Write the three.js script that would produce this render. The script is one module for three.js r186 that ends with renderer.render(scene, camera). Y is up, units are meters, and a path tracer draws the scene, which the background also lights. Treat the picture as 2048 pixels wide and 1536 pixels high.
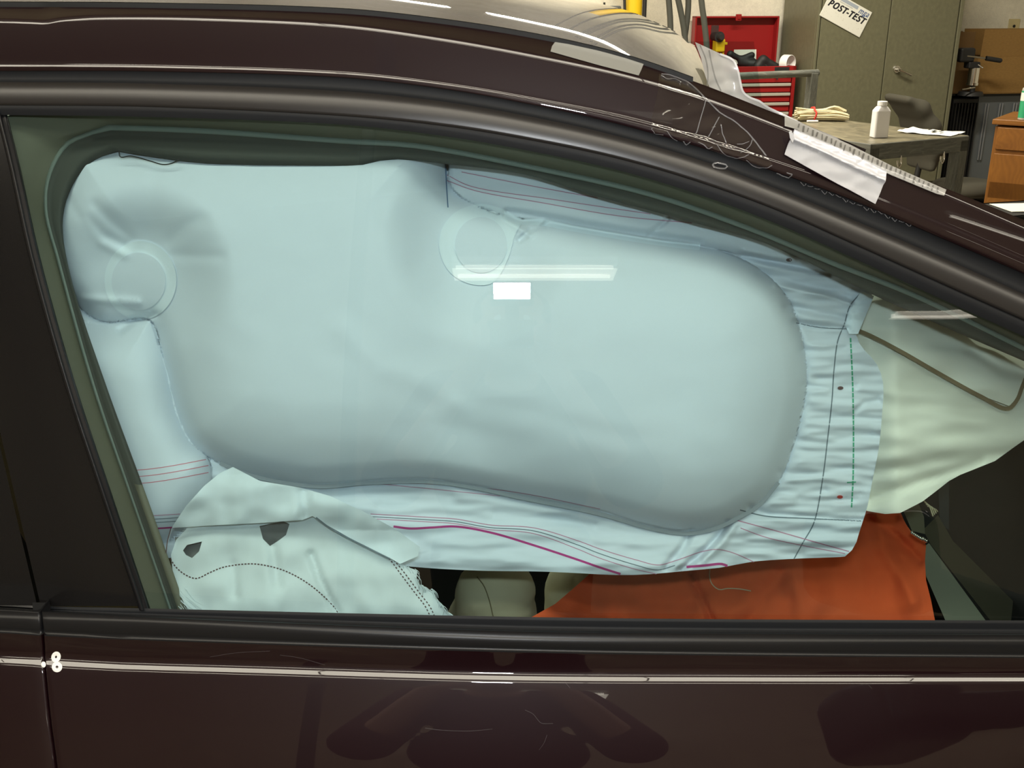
import * as THREE from 'three';
import { RoundedBoxGeometry } from 'three/addons/geometries/RoundedBoxGeometry.js';
import { mergeGeometries } from 'three/addons/utils/BufferGeometryUtils.js';
import { ImprovedNoise } from 'three/addons/math/ImprovedNoise.js';
import { RectAreaLightUniformsLib } from 'three/addons/lights/RectAreaLightUniformsLib.js';

// ---------------------------------------------------------------- camera, light, exposure
const FOC = 2100, PITCH = THREE.MathUtils.degToRad(20), EYE = new THREE.Vector3(0, 1.46, 0);
const scene = new THREE.Scene();
scene.background = new THREE.Color(0x000000);
const camera = new THREE.PerspectiveCamera(2 * Math.atan(768 / FOC) * 180 / Math.PI, 2048 / 1536, 0.02, 60);
camera.position.copy(EYE);
camera.rotation.x = -PITCH;
const renderer = new THREE.WebGLRenderer({ antialias: true });
renderer.toneMapping = THREE.LinearToneMapping;
renderer.toneMappingExposure = 1.0;
renderer.outputColorSpace = THREE.SRGBColorSpace;
renderer.shadowMap.enabled = true;
RectAreaLightUniformsLib.init();
const LAMP_COLOR = [1.0, 0.92, 0.76], LAMP_POWER = 13, LAMP_GLOW = 4;        // ceiling fluorescents
const FLASH_COLOR = [0.93, 0.97, 1.0], FLASH_POWER = 1150, FLASH_GLOW = 90; // the camera's flash
const ROOM_TURN = THREE.MathUtils.degToRad(11);

// ---------------------------------------------------------------- helpers
const V = (x, y, z) => new THREE.Vector3(x, y, z);
const lin = (r, g, b) => new THREE.Color().setRGB(r, g, b);
const hex = (h) => new THREE.Color(h);
let seed = 7;
const rnd = () => { seed = (seed * 16807) % 2147483647; return seed / 2147483647; };
const perlin = new ImprovedNoise();
const noise = (x, y, z = 0) => perlin.noise(x + 31.7, y + 17.3, z + 5.1);
const clamp = THREE.MathUtils.clamp, lerp = THREE.MathUtils.lerp, smooth = THREE.MathUtils.smoothstep;
const used = new Map();
function numbered(name) {
  const n = used.get(name) ?? 0; used.set(name, n + 1);
  return n ? name + '_' + String(n).padStart(3, '0') : name;
}
function shadows(o) { o.castShadow = o.receiveShadow = true; return o; }
function thing(name, label, category, pos = [0, 0, 0], turn = 0, group) {
  const o = new THREE.Group(); o.name = numbered(name); scene.add(o);
  o.position.set(...pos); o.rotation.y = turn; o.updateMatrixWorld();
  o.userData = { label, category }; if (group) o.userData.group = group;
  return o;
}
// geometry in the parent's own axes
function part(name, geo, mat, parent, label) {
  const g = Array.isArray(geo) ? mergeGeometries(geo.map((x) => { const y = x.index ? x.toNonIndexed() : x; for (const k of Object.keys(y.attributes)) if (!['position', 'normal', 'uv'].includes(k)) y.deleteAttribute(k); if (!y.attributes.uv) y.setAttribute('uv', new THREE.Float32BufferAttribute(new Float32Array(y.attributes.position.count * 2), 2)); return y; })) : geo;
  const m = shadows(new THREE.Mesh(g, mat)); m.name = parent ? name : numbered(name);
  (parent ?? scene).add(m); if (label) m.userData.label = label;
  return m;
}
// geometry in world axes
function partW(name, geo, mat, parent, label) {
  const m = part(name, geo, mat, parent, label);
  if (parent) { parent.updateWorldMatrix(true, false); m.geometry.applyMatrix4(parent.matrixWorld.clone().invert()); }
  return m;
}
function structure(name, geo, mat) { const m = part(name, geo, mat); m.userData.kind = 'structure'; return m; }
const box = (w, h, d, x = 0, y = 0, z = 0, r = 0.004, seg = 2) => new RoundedBoxGeometry(w, h, d, seg, Math.min(r, w / 2.01, h / 2.01, d / 2.01)).translate(x, y, z);
const cyl = (r0, r1, h, x = 0, y = 0, z = 0, n = 28) => new THREE.CylinderGeometry(r0, r1, h, n).translate(x, y, z);
const tube = (pts, r, n = 40, k = 10) => new THREE.TubeGeometry(new THREE.CatmullRomCurve3(pts), n, r, k);
const rod = (a, b, r, k = 12) => new THREE.TubeGeometry(new THREE.LineCurve3(a, b), 1, r, k);
const lathe = (pts, n = 36) => new THREE.LatheGeometry(pts.map(([r, y]) => new THREE.Vector2(r, y)), n);
// a ray through a pixel of the photograph; a point at depth t along it
const SN = Math.sin(PITCH), CS = Math.cos(PITCH);
function ray(px, py) { const u = (px - 1024) / FOC, v = (768 - py) / FOC; return V(u, -SN + CS * v, -CS - SN * v); }
const at = (px, py, t) => ray(px, py).multiplyScalar(t).add(EYE);
// the curved plane of the car's side glass
const zg = (x, y) => { const h = y - 0.93; return -0.831 - 0.2126 * h - 0.176 * h * h - x * x / 10; };
function hit(px, py, off = 0) {
  const d = ray(px, py); let t = 0.95;
  const f = (s) => d.z * s - zg(d.x * s, EYE.y + d.y * s) + off;
  for (let i = 0; i < 5; i++) { const e = f(t), g = (f(t + 1e-4) - e) / 1e-4; t -= e / g; }
  return d.multiplyScalar(t).add(EYE);
}
// smooth curve y(x) through a table, straight beyond its ends
function table(list) {
  const n = list.length, m = list.map((p, i) => { const a = list[Math.max(0, i - 1)], b = list[Math.min(n - 1, i + 1)]; return (b[1] - a[1]) / (b[0] - a[0]); });
  return (x) => {
    if (x <= list[0][0]) return list[0][1] + m[0] * (x - list[0][0]);
    if (x >= list[n - 1][0]) return list[n - 1][1] + m[n - 1] * (x - list[n - 1][0]);
    let i = 0; while (x > list[i + 1][0]) i++;
    const h = list[i + 1][0] - list[i][0], s = (x - list[i][0]) / h, s2 = s * s, s3 = s2 * s;
    return (2 * s3 - 3 * s2 + 1) * list[i][1] + (s3 - 2 * s2 + s) * h * m[i] + (3 * s2 - 2 * s3) * list[i + 1][1] + (s3 - s2) * h * m[i + 1];
  };
}
// points at equal steps along a smooth 2D path
function path2(pts, n) {
  const c = new THREE.CatmullRomCurve3(pts.map(([x, y]) => V(x, y, 0)), false, 'centripetal');
  return c.getSpacedPoints(n).map((p) => [p.x, p.y]);
}
// a surface through rows of 3D points (rows run the same way), seen from the side where row direction x column direction points
function loft(rows, flip = false) {
  const R = rows.length, C = rows[0].length, pos = [], uv = [], idx = [];
  rows.forEach((row, r) => row.forEach((p, c) => { pos.push(p.x, p.y, p.z); uv.push(p.x, p.y - p.z); }));
  for (let r = 0; r < R - 1; r++) for (let c = 0; c < C - 1; c++) {
    const a = r * C + c, b = a + 1, d = a + C, e = d + 1;
    flip ? idx.push(a, b, e, a, e, d) : idx.push(a, e, b, a, d, e);
  }
  const g = new THREE.BufferGeometry();
  g.setAttribute('position', new THREE.Float32BufferAttribute(pos, 3));
  g.setAttribute('uv', new THREE.Float32BufferAttribute(uv, 2));
  g.setIndex(idx); g.computeVertexNormals(); return g;
}
// step from a point to the next pixel's ray so that the strip between them leans back by an angle (in degrees)
function march(p, px, py, lean) {
  const d = ray(px, py), k = Math.tan(lean * Math.PI / 180);
  const t = (p.z - k * (EYE.y - p.y)) / (d.z + k * d.y);
  return d.multiplyScalar(t).add(EYE);
}
// polygon in pixels -> a sheet of cloth or film with thickness; off(px, py) = metres behind the glass
function sheet(poly, off, { edge = 14, thick = 0.0012, holes = [], place = hit } = {}) {
  const all = [poly, ...holes].flat(), v2 = (a) => a.map(([x, y]) => new THREE.Vector2(x, y));
  let tris = THREE.ShapeUtils.triangulateShape(v2(poly), holes.map(v2));
  const pts = all.map((p) => [...p]);
  for (let pass = 0; pass < 12; pass++) {
    const mid = new Map(), next = []; let any = false;
    const half = (a, b) => {
      const k = a < b ? a * 1e6 + b : b * 1e6 + a;
      if (mid.has(k)) return mid.get(k);
      let m = -1;
      if (Math.hypot(pts[a][0] - pts[b][0], pts[a][1] - pts[b][1]) > edge) { m = pts.length; pts.push([(pts[a][0] + pts[b][0]) / 2, (pts[a][1] + pts[b][1]) / 2]); any = true; }
      mid.set(k, m); return m;
    };
    for (const [a, b, c] of tris) {
      const x = half(a, b), y = half(b, c), z = half(c, a), k = (x >= 0) + (y >= 0) + (z >= 0);
      if (k === 0) next.push([a, b, c]);
      else if (k === 3) next.push([a, x, z], [x, b, y], [z, y, c], [x, y, z]);
      else if (k === 1) { if (x >= 0) next.push([a, x, c], [x, b, c]); else if (y >= 0) next.push([a, b, y], [a, y, c]); else next.push([a, b, z], [z, b, c]); }
      else if (x < 0) next.push([c, z, y], [a, b, y], [a, y, z]);
      else if (y < 0) next.push([a, x, z], [x, b, c], [x, c, z]);
      else next.push([b, y, x], [a, x, c], [x, y, c]);
    }
    tris = next; if (!any) break;
  }
  const P = (x, y) => place(x, y, off(x, y));
  const pos = [], nor = [], uv = [], idx = [], n = pts.length, depth = pts.map(([x, y]) => off(x, y));
  const N = pts.map(([x, y]) => P(x + 2, y).sub(P(x - 2, y)).cross(P(x, y - 2).sub(P(x, y + 2))).normalize());
  for (const back of [0, 1]) pts.forEach(([x, y], i) => {
    const p = place(x, y, depth[i] + back * thick); pos.push(p.x, p.y, p.z);
    const s = back ? -1 : 1; nor.push(N[i].x * s, N[i].y * s, N[i].z * s); uv.push(p.x, p.y);
  });
  const count = new Map();
  for (let [a, b, c] of tris) {
    const A = (pts[b][0] - pts[a][0]) * (pts[c][1] - pts[a][1]) - (pts[c][0] - pts[a][0]) * (pts[b][1] - pts[a][1]);
    if (Math.abs(A) < 1e-9) continue;
    if (A > 0) [b, c] = [c, b];
    idx.push(a, b, c, a + n, c + n, b + n);
    for (const [i, j] of [[a, b], [b, c], [c, a]]) { const k = Math.min(i, j) + '_' + Math.max(i, j); count.has(k) ? count.set(k, null) : count.set(k, [i, j]); }
  }
  for (const e of count.values()) if (e) {
    const [i, j] = e, base = pos.length / 3, q = [i, j, j + n, i + n].map((k) => V(pos[k * 3], pos[k * 3 + 1], pos[k * 3 + 2]));
    const m = q[1].clone().sub(q[0]).cross(q[3].clone().sub(q[0])).normalize().negate();
    q.forEach((p) => { pos.push(p.x, p.y, p.z); nor.push(m.x, m.y, m.z); uv.push(p.x, p.y); });
    idx.push(base, base + 2, base + 1, base, base + 3, base + 2);
  }
  const g = new THREE.BufferGeometry();
  g.setAttribute('position', new THREE.Float32BufferAttribute(pos, 3));
  g.setAttribute('normal', new THREE.Float32BufferAttribute(nor, 3));
  g.setAttribute('uv', new THREE.Float32BufferAttribute(uv, 2));
  g.setIndex(idx); return g;
}
// a line of thread or print lying on a sheet; dash = [on, gap] in pixels
function thread(pts, width, off, { lift = 0.0007, dash, place = hit, step = 6 } = {}) {
  const c = new THREE.CatmullRomCurve3(pts.map(([x, y]) => V(x, y, 0)), false, 'centripetal'), L = c.getLength();
  const runs = []; if (dash) for (let s = 0; s < L; s += dash[0] + dash[1]) runs.push([s, Math.min(L, s + dash[0])]); else runs.push([0, L]);
  const pos = [], nor = [], idx = [], uv = [];
  const P = (x, y, e) => place(x, y, off(x, y) - e);
  for (const [s0, s1] of runs) {
    const n = Math.max(1, Math.ceil((s1 - s0) / step)), base = pos.length / 3;
    for (let i = 0; i <= n; i++) {
      const s = clamp((s0 + (s1 - s0) * i / n) / L, 0, 1), p = c.getPointAt(s), q = c.getTangentAt(s);
      [-1, 0, 1].forEach((k) => {
        const x = p.x - q.y * k * width / 2, y = p.y + q.x * k * width / 2, w = P(x, y, k ? 0.0001 : lift);
        const m = P(x + 2, y, 0).sub(P(x - 2, y, 0)).cross(P(x, y - 2, 0).sub(P(x, y + 2, 0))).normalize();
        pos.push(w.x, w.y, w.z); nor.push(m.x, m.y, m.z); uv.push(w.x, w.y);
      });
      if (i < n) for (const k of [0, 1]) { const a = base + i * 3 + k; idx.push(a, a + 1, a + 3, a + 1, a + 4, a + 3); }
    }
  }
  const g = new THREE.BufferGeometry();
  g.setAttribute('position', new THREE.Float32BufferAttribute(pos, 3));
  g.setAttribute('normal', new THREE.Float32BufferAttribute(nor, 3));
  g.setAttribute('uv', new THREE.Float32BufferAttribute(uv, 2));
  g.setIndex(idx); return g;
}
function segDist(x, y, pts) {
  let best = 1e9;
  for (let i = 0; i < pts.length - 1; i++) {
    const [ax, ay] = pts[i], dx = pts[i + 1][0] - ax, dy = pts[i + 1][1] - ay;
    const s = clamp(((x - ax) * dx + (y - ay) * dy) / (dx * dx + dy * dy || 1), 0, 1), ex = x - ax - dx * s, ey = y - ay - dy * s;
    const q = ex * ex + ey * ey; if (q < best) best = q;
  }
  return Math.sqrt(best);
}
function inside(x, y, poly) {
  let w = false;
  for (let i = 0, j = poly.length - 1; i < poly.length; j = i++) {
    const [xi, yi] = poly[i], [xj, yj] = poly[j];
    if (yi > y !== yj > y && x < ((xj - xi) * (y - yi)) / (yj - yi) + xi) w = !w;
  }
  return w;
}
// a smooth closed surface where field(x, y, z) = 0 (negative inside)
function blob(field, lo, hi, cell) {
  const n = [0, 1, 2].map((k) => Math.ceil((hi[k] - lo[k]) / cell) + 1), at3 = (i, j, k) => (k * n[1] + j) * n[0] + i;
  const f = new Float32Array(n[0] * n[1] * n[2]);
  for (let k = 0; k < n[2]; k++) for (let j = 0; j < n[1]; j++) for (let i = 0; i < n[0]; i++) f[at3(i, j, k)] = field(lo[0] + i * cell, lo[1] + j * cell, lo[2] + k * cell);
  const id = new Int32Array(f.length).fill(-1), pos = [], idx = [];
  for (let k = 0; k < n[2] - 1; k++) for (let j = 0; j < n[1] - 1; j++) for (let i = 0; i < n[0] - 1; i++) {
    const v = []; for (let c = 0; c < 8; c++) v.push(f[at3(i + (c & 1), j + ((c >> 1) & 1), k + (c >> 2))]);
    let s = [0, 0, 0], m = 0;
    for (const [a, b] of [[0, 1], [2, 3], [4, 5], [6, 7], [0, 2], [1, 3], [4, 6], [5, 7], [0, 4], [1, 5], [2, 6], [3, 7]]) if (v[a] < 0 !== v[b] < 0) {
      const t = v[a] / (v[a] - v[b]); m++;
      for (let q = 0; q < 3; q++) { const A = (a >> q) & 1, B = (b >> q) & 1; s[q] += A + (B - A) * t; }
    }
    if (m) { id[at3(i, j, k)] = pos.length / 3; pos.push(lo[0] + (i + s[0] / m) * cell, lo[1] + (j + s[1] / m) * cell, lo[2] + (k + s[2] / m) * cell); }
  }
  const quad = (a, b, c, d, turn) => { if (a < 0 || b < 0 || c < 0 || d < 0) return; turn ? idx.push(a, b, c, a, c, d) : idx.push(a, c, b, a, d, c); };
  for (let k = 1; k < n[2] - 1; k++) for (let j = 1; j < n[1] - 1; j++) for (let i = 1; i < n[0] - 1; i++) {
    const a = f[at3(i, j, k)] < 0;
    if (a !== f[at3(i + 1, j, k)] < 0) quad(id[at3(i, j - 1, k - 1)], id[at3(i, j, k - 1)], id[at3(i, j, k)], id[at3(i, j - 1, k)], a);
    if (a !== f[at3(i, j + 1, k)] < 0) quad(id[at3(i - 1, j, k - 1)], id[at3(i - 1, j, k)], id[at3(i, j, k)], id[at3(i, j, k - 1)], a);
    if (a !== f[at3(i, j, k + 1)] < 0) quad(id[at3(i - 1, j - 1, k)], id[at3(i, j - 1, k)], id[at3(i, j, k)], id[at3(i - 1, j, k)], a);
  }
  const nor = [], e = cell * 0.4;
  for (let i = 0; i < pos.length; i += 3) {
    const [x, y, z] = [pos[i], pos[i + 1], pos[i + 2]], v = V(field(x + e, y, z) - field(x - e, y, z), field(x, y + e, z) - field(x, y - e, z), field(x, y, z + e) - field(x, y, z - e)).normalize();
    nor.push(v.x, v.y, v.z);
  }
  const g = new THREE.BufferGeometry();
  g.setAttribute('position', new THREE.Float32BufferAttribute(pos, 3));
  g.setAttribute('normal', new THREE.Float32BufferAttribute(nor, 3));
  g.setAttribute('uv', new THREE.Float32BufferAttribute(new Float32Array(pos.length / 3 * 2), 2));
  g.setIndex(idx); return g;
}
function capsule(x, y, z, a, b, ra, rb) {
  const dx = b[0] - a[0], dy = b[1] - a[1], dz = b[2] - a[2], q = dx * dx + dy * dy + dz * dz || 1;
  const s = clamp(((x - a[0]) * dx + (y - a[1]) * dy + (z - a[2]) * dz) / q, 0, 1);
  return Math.hypot(x - a[0] - dx * s, y - a[1] - dy * s, z - a[2] - dz * s) - (ra + (rb - ra) * s);
}
const smin = (a, b, k) => { const h = Math.max(k - Math.abs(a - b), 0) / k; return Math.min(a, b) - h * h * k * 0.25; };
const bones = (list, k = 0.04) => (x, y, z) => list.reduce((d, [a, b, ra, rb]) => smin(d, capsule(x, y, z, a, b, ra, rb ?? ra), k), 9);

// ---------------------------------------------------------------- textures and materials
function grainTexture(size, fn, srgb = true) {
  const d = new Uint8Array(size * size * 4);
  for (let y = 0; y < size; y++) for (let x = 0; x < size; x++) { const c = fn(x / size, y / size, x, y); for (let k = 0; k < 3; k++) d[(y * size + x) * 4 + k] = clamp(Math.round(c[k]), 0, 255); d[(y * size + x) * 4 + 3] = 255; }
  const t = new THREE.DataTexture(d, size, size); t.wrapS = t.wrapT = THREE.RepeatWrapping; t.magFilter = THREE.LinearFilter; t.minFilter = THREE.LinearMipmapLinearFilter; t.generateMipmaps = true;
  if (srgb) t.colorSpace = THREE.SRGBColorSpace; t.needsUpdate = true; return t;
}
// noise that wraps round over one unit
const wrapped = (u, v, f, z = 0) => { const a = (x, y) => noise(x * f, y * f, z); return a(u, v) * (1 - u) * (1 - v) + a(u - 1, v) * u * (1 - v) + a(u, v - 1) * (1 - u) * v + a(u - 1, v - 1) * u * v; };
const again = (t, x, y = x) => { const c = t.clone(); c.repeat.set(x, y); c.needsUpdate = true; return c; };
const speckle = grainTexture(256, (u, v) => { const n = 232 + 18 * wrapped(u, v, 8) + 12 * wrapped(u, v, 34) + 14 * (rnd() - 0.5); return [n, n, n]; });
const weave = grainTexture(128, (u, v, x, y) => { const n = 128 + 60 * Math.sin(x * Math.PI / 4) * Math.cos(y * Math.PI / 4) + 20 * (rnd() - 0.5); return [n, n, n]; }, false);
const worn = grainTexture(256, (u, v) => { const n = wrapped(u, v, 5) + 0.5 * wrapped(u, v, 17), s = Math.abs(wrapped(u, v, 3, 9)) < 0.02 ? 26 : 0; return [205 + 50 * n + s, 200 + 46 * n + s, 188 + 40 * n + s]; });
const timber = grainTexture(256, (u, v) => { const n = wrapped(u, v, 3) * 1.2 + Math.sin((u * 40 + wrapped(u, v, 4) * 7) * 2) * 0.18 + 0.25 * wrapped(u, v * 0.3, 50); return [225 + 32 * n, 215 + 36 * n, 200 + 36 * n]; });
const std = (color, roughness = 0.6, more = {}) => new THREE.MeshStandardMaterial({ color, roughness, side: THREE.DoubleSide, ...more });
const phys = (color, roughness = 0.5, more = {}) => new THREE.MeshPhysicalMaterial({ color, roughness, side: THREE.DoubleSide, ...more });
const M = {
  paint: phys(lin(0.0085, 0.0016, 0.0030), 0.45, { clearcoat: 1, clearcoatRoughness: 0.015, metalness: 0.1, specularIntensity: 0.3 }),
  satin: phys(lin(0.016, 0.0145, 0.0145), 0.33, {}),
  cover: phys(lin(0.0085, 0.008, 0.008), 0.2, { specularIntensity: 0.6 }),
  rubber: phys(lin(0.009, 0.010, 0.012), 0.6, { specularIntensity: 0.45 }),
  molding: phys(lin(0.009, 0.009, 0.010), 0.36, { specularIntensity: 0.6 }),
  trim: std(lin(0.055, 0.058, 0.047), 0.8),
  trimLight: std(lin(0.17, 0.20, 0.17), 0.6),
  pillar: std(lin(0.13, 0.125, 0.085), 0.75),
  pillarPale: std(lin(0.16, 0.15, 0.105), 0.7),
  glass: phys(lin(0.69, 0.81, 0.815), 0, { transmission: 1, thickness: 0, ior: 1.5 }),
  clear: phys(lin(0.97, 0.97, 0.97), 0.0, { transmission: 1, thickness: 0, ior: 1.45 }),
  bag: std(lin(0.65, 0.70, 0.76), 0.82, { bumpMap: again(weave, 60), bumpScale: 0.00006 }),
  bagPatch: std(lin(0.71, 0.775, 0.82), 0.85, { bumpMap: again(weave, 60), bumpScale: 0.00006 }),
  bagBorder: std(lin(0.70, 0.78, 0.84), 0.75, { bumpMap: again(weave, 60), bumpScale: 0.00006 }),
  torn: std(lin(0.68, 0.73, 0.74), 0.9, { bumpMap: again(weave, 50), bumpScale: 0.00008 }),
  cream: std(lin(0.88, 0.86, 0.74), 0.85, { bumpMap: again(weave, 50), bumpScale: 0.00008 }),
  orange: std(lin(0.68, 0.10, 0.024), 0.95, { bumpMap: again(weave, 40), bumpScale: 0.0001 }),
  tan: std(lin(0.60, 0.51, 0.33), 0.95, { bumpMap: again(weave, 40), bumpScale: 0.0002 }),
  seat: std(lin(0.16, 0.13, 0.065), 0.85),
  dash: std(lin(0.009, 0.009, 0.008), 0.7),
  magenta: std(lin(0.42, 0.045, 0.20), 0.9), pink: std(lin(0.50, 0.24, 0.34), 0.9), rose: std(lin(0.62, 0.20, 0.24), 0.9), inkBlue: std(lin(0.12, 0.20, 0.32), 0.9),
  greyThreadOrShade: std(lin(0.15, 0.19, 0.22), 0.9), brownThread: std(lin(0.10, 0.055, 0.055), 0.9), green: std(lin(0.05, 0.36, 0.20), 0.9), red: std(lin(0.5, 0.03, 0.02), 0.8),
  brownTape: std(lin(0.23, 0.17, 0.095), 0.8),
  whiteTape: phys(lin(0.47, 0.47, 0.49), 0.45),
  greyTape: phys(lin(0.28, 0.28, 0.26), 0.5),
  white: std(lin(0.82, 0.82, 0.80), 0.6),
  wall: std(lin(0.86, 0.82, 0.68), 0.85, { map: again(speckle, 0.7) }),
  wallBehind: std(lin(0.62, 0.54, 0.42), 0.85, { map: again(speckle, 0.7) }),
  ceiling: std(lin(0.72, 0.69, 0.60), 0.9, { map: again(speckle, 0.7) }),
  floor: std(lin(0.30, 0.28, 0.24), 0.6, { map: again(worn, 0.5) }),
  cabinet: std(lin(0.165, 0.160, 0.098), 0.42, { map: again(speckle, 3, 7) }),
  chrome: std(lin(0.72, 0.70, 0.65), 0.2, { metalness: 1 }),
  cart: std(lin(0.17, 0.185, 0.18), 0.5, { map: again(worn, 1.5) }),
  cartTop: std(lin(0.24, 0.225, 0.17), 0.36, { map: again(worn, 2.3) }),
  redMetal: std(lin(0.27, 0.010, 0.011), 0.34),
  alu: std(lin(0.55, 0.53, 0.46), 0.4, { metalness: 0.4 }),
  black: std(lin(0.012, 0.012, 0.012), 0.6),
  darkGrey: std(lin(0.05, 0.052, 0.048), 0.7),
  yellow: std(lin(0.72, 0.47, 0.01), 0.4),
  cardboard: std(lin(0.32, 0.18, 0.05), 0.9, { map: again(speckle, 4) }),
  cardboardDark: std(lin(0.22, 0.125, 0.045), 0.9, { map: again(speckle, 4) }),
  wood: std(lin(0.29, 0.125, 0.02), 0.45, { map: again(timber, 1.2, 0.5) }),
  chair: std(lin(0.085, 0.08, 0.058), 0.95, { map: again(speckle, 8) }),
  blueGrey: std(lin(0.12, 0.135, 0.145), 0.6),
  paper: std(lin(0.75, 0.74, 0.66), 0.8),
  hose: std(lin(0.05, 0.052, 0.042), 0.6),
  string: std(lin(0.62, 0.55, 0.36), 0.9),
  skin: std(lin(0.45, 0.25, 0.17), 0.6), shirt: std(lin(0.055, 0.008, 0.014), 0.95), denim: std(lin(0.03, 0.04, 0.06), 0.9), hair: std(lin(0.03, 0.018, 0.01), 0.7),
};

// ---------------------------------------------------------------- the room
const RC = Math.cos(ROOM_TURN), RS = Math.sin(ROOM_TURN);
const room = (lx, y, lz) => V(lx * RC + lz * RS, y, -lx * RS + lz * RC);           // room axes -> world
function onPlane(px, py, lz) {                                                     // pixel -> room axes on the plane z = lz
  const d = ray(px, py), t = lz / (d.x * RS + d.z * RC), p = d.multiplyScalar(t);
  return V(p.x * RC - p.z * RS, EYE.y + p.y, lz);
}
const WALL_Z = -8.36, H = 4.6;
const X0 = -6.5, X1 = 7.5, Z1 = 4.95;
function slab(name, w, h, d, x, y, z, m) { const s = structure(name, new THREE.BoxGeometry(w, h, d), m); s.position.copy(room(x, y, z)); s.rotation.y = ROOM_TURN; return s; }
function metric(m, g) { const p = g.attributes.position, n = g.attributes.normal, uv = g.attributes.uv; for (let i = 0; i < p.count; i++) { const ax = Math.abs(n.getX(i)), ay = Math.abs(n.getY(i)); uv.setXY(i, ax > 0.5 ? p.getZ(i) : p.getX(i), ay > 0.5 ? p.getZ(i) : p.getY(i)); } return m; }
for (const s of [
  slab('floor', X1 - X0, 0.2, Z1 - WALL_Z + 0.4, (X0 + X1) / 2, -0.1, (Z1 + WALL_Z) / 2, M.floor),
  slab('ceiling', X1 - X0, 0.2, Z1 - WALL_Z + 0.4, (X0 + X1) / 2, H + 0.1, (Z1 + WALL_Z) / 2, M.ceiling),
  slab('wall_back', X1 - X0 + 0.4, H, 0.2, (X0 + X1) / 2, H / 2, WALL_Z - 0.1, M.wall),
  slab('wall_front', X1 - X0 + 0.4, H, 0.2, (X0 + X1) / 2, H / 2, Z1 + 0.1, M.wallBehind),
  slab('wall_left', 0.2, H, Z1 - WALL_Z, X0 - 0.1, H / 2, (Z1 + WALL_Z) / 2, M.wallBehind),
  slab('wall_right', 0.2, H, Z1 - WALL_Z, X1 + 0.1, H / 2, (Z1 + WALL_Z) / 2, M.wall),
]) metric(s, s.geometry);

// ceiling fluorescents: housing, two glowing tubes, and the light they give
const tubeGlow = new THREE.MeshStandardMaterial({ color: 0xffffff, emissive: lin(...LAMP_COLOR), emissiveIntensity: LAMP_GLOW });
function fluorescent(p, turn, label, power, wide = 0.13, group) {
  const t = thing('fluorescent_light', label, 'ceiling light', p, turn, group);
  part('housing', box(1.24, 0.06, wide + 0.03, 0, 0.04, 0), M.white, t);
  for (const s of [-1, 1]) part('tube', cyl(0.016, 0.016, 1.18, 0, 0, 0, 14).rotateZ(Math.PI / 2).translate(0, -0.006, s * wide * 0.35), tubeGlow, t);
  const l = new THREE.RectAreaLight(lin(...LAMP_COLOR), power, 1.235, wide);
  l.position.set(0, -0.03, 0); l.rotation.x = -Math.PI / 2; t.add(l); l.name = 'fluorescent_glow';
}
for (const x of [-4.1, -2.6, -1.1, 0.4, 1.9, 3.4]) fluorescent(room(x, 3.3, -5.9).toArray(), ROOM_TURN, 'twin-tube fluorescent fixture in the row mirrored along the car roof', LAMP_POWER * 13.5, 0.13, 'fixtures mirrored in the roof');
for (let i = 0; i < 7; i++) fluorescent([-3.735 + i * 1.245, 3.3, 0.45], 0, 'wide fluorescent fixture in the unbroken row mirrored as a bright line on the door', LAMP_POWER * 0.85, 0.42, 'fixtures above the photographer');
for (let i = 0; i < 5; i++) fluorescent([-2.49 + i * 1.245, 4.45, 2.65], 0, 'added unseen fluorescent fixture under the ceiling, brightening the wall behind the photographer', LAMP_POWER * 1.2, 0.3, 'added fixtures under the ceiling');  // added row, itself out of sight, to brighten the wall behind the photographer
fluorescent([0.17, 3.16, 3.95], 0, 'wide fluorescent fixture mirrored as a pale bar above the flash in the window', LAMP_POWER * 0.32, 0.3);
for (const x of [3.4, 4.645]) fluorescent([x, 2.65, 3.6], 0, 'low hung fluorescent fixture mirrored as a thin streak at the right of the window', LAMP_POWER * 0.3, 0.1, 'low hung fixtures');

// ---------------------------------------------------------------- the car
const car = thing('car', 'dark maroon car seen from its side with glossy roof rail and black window frame', 'car', [0, 0, -1.6]);
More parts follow.
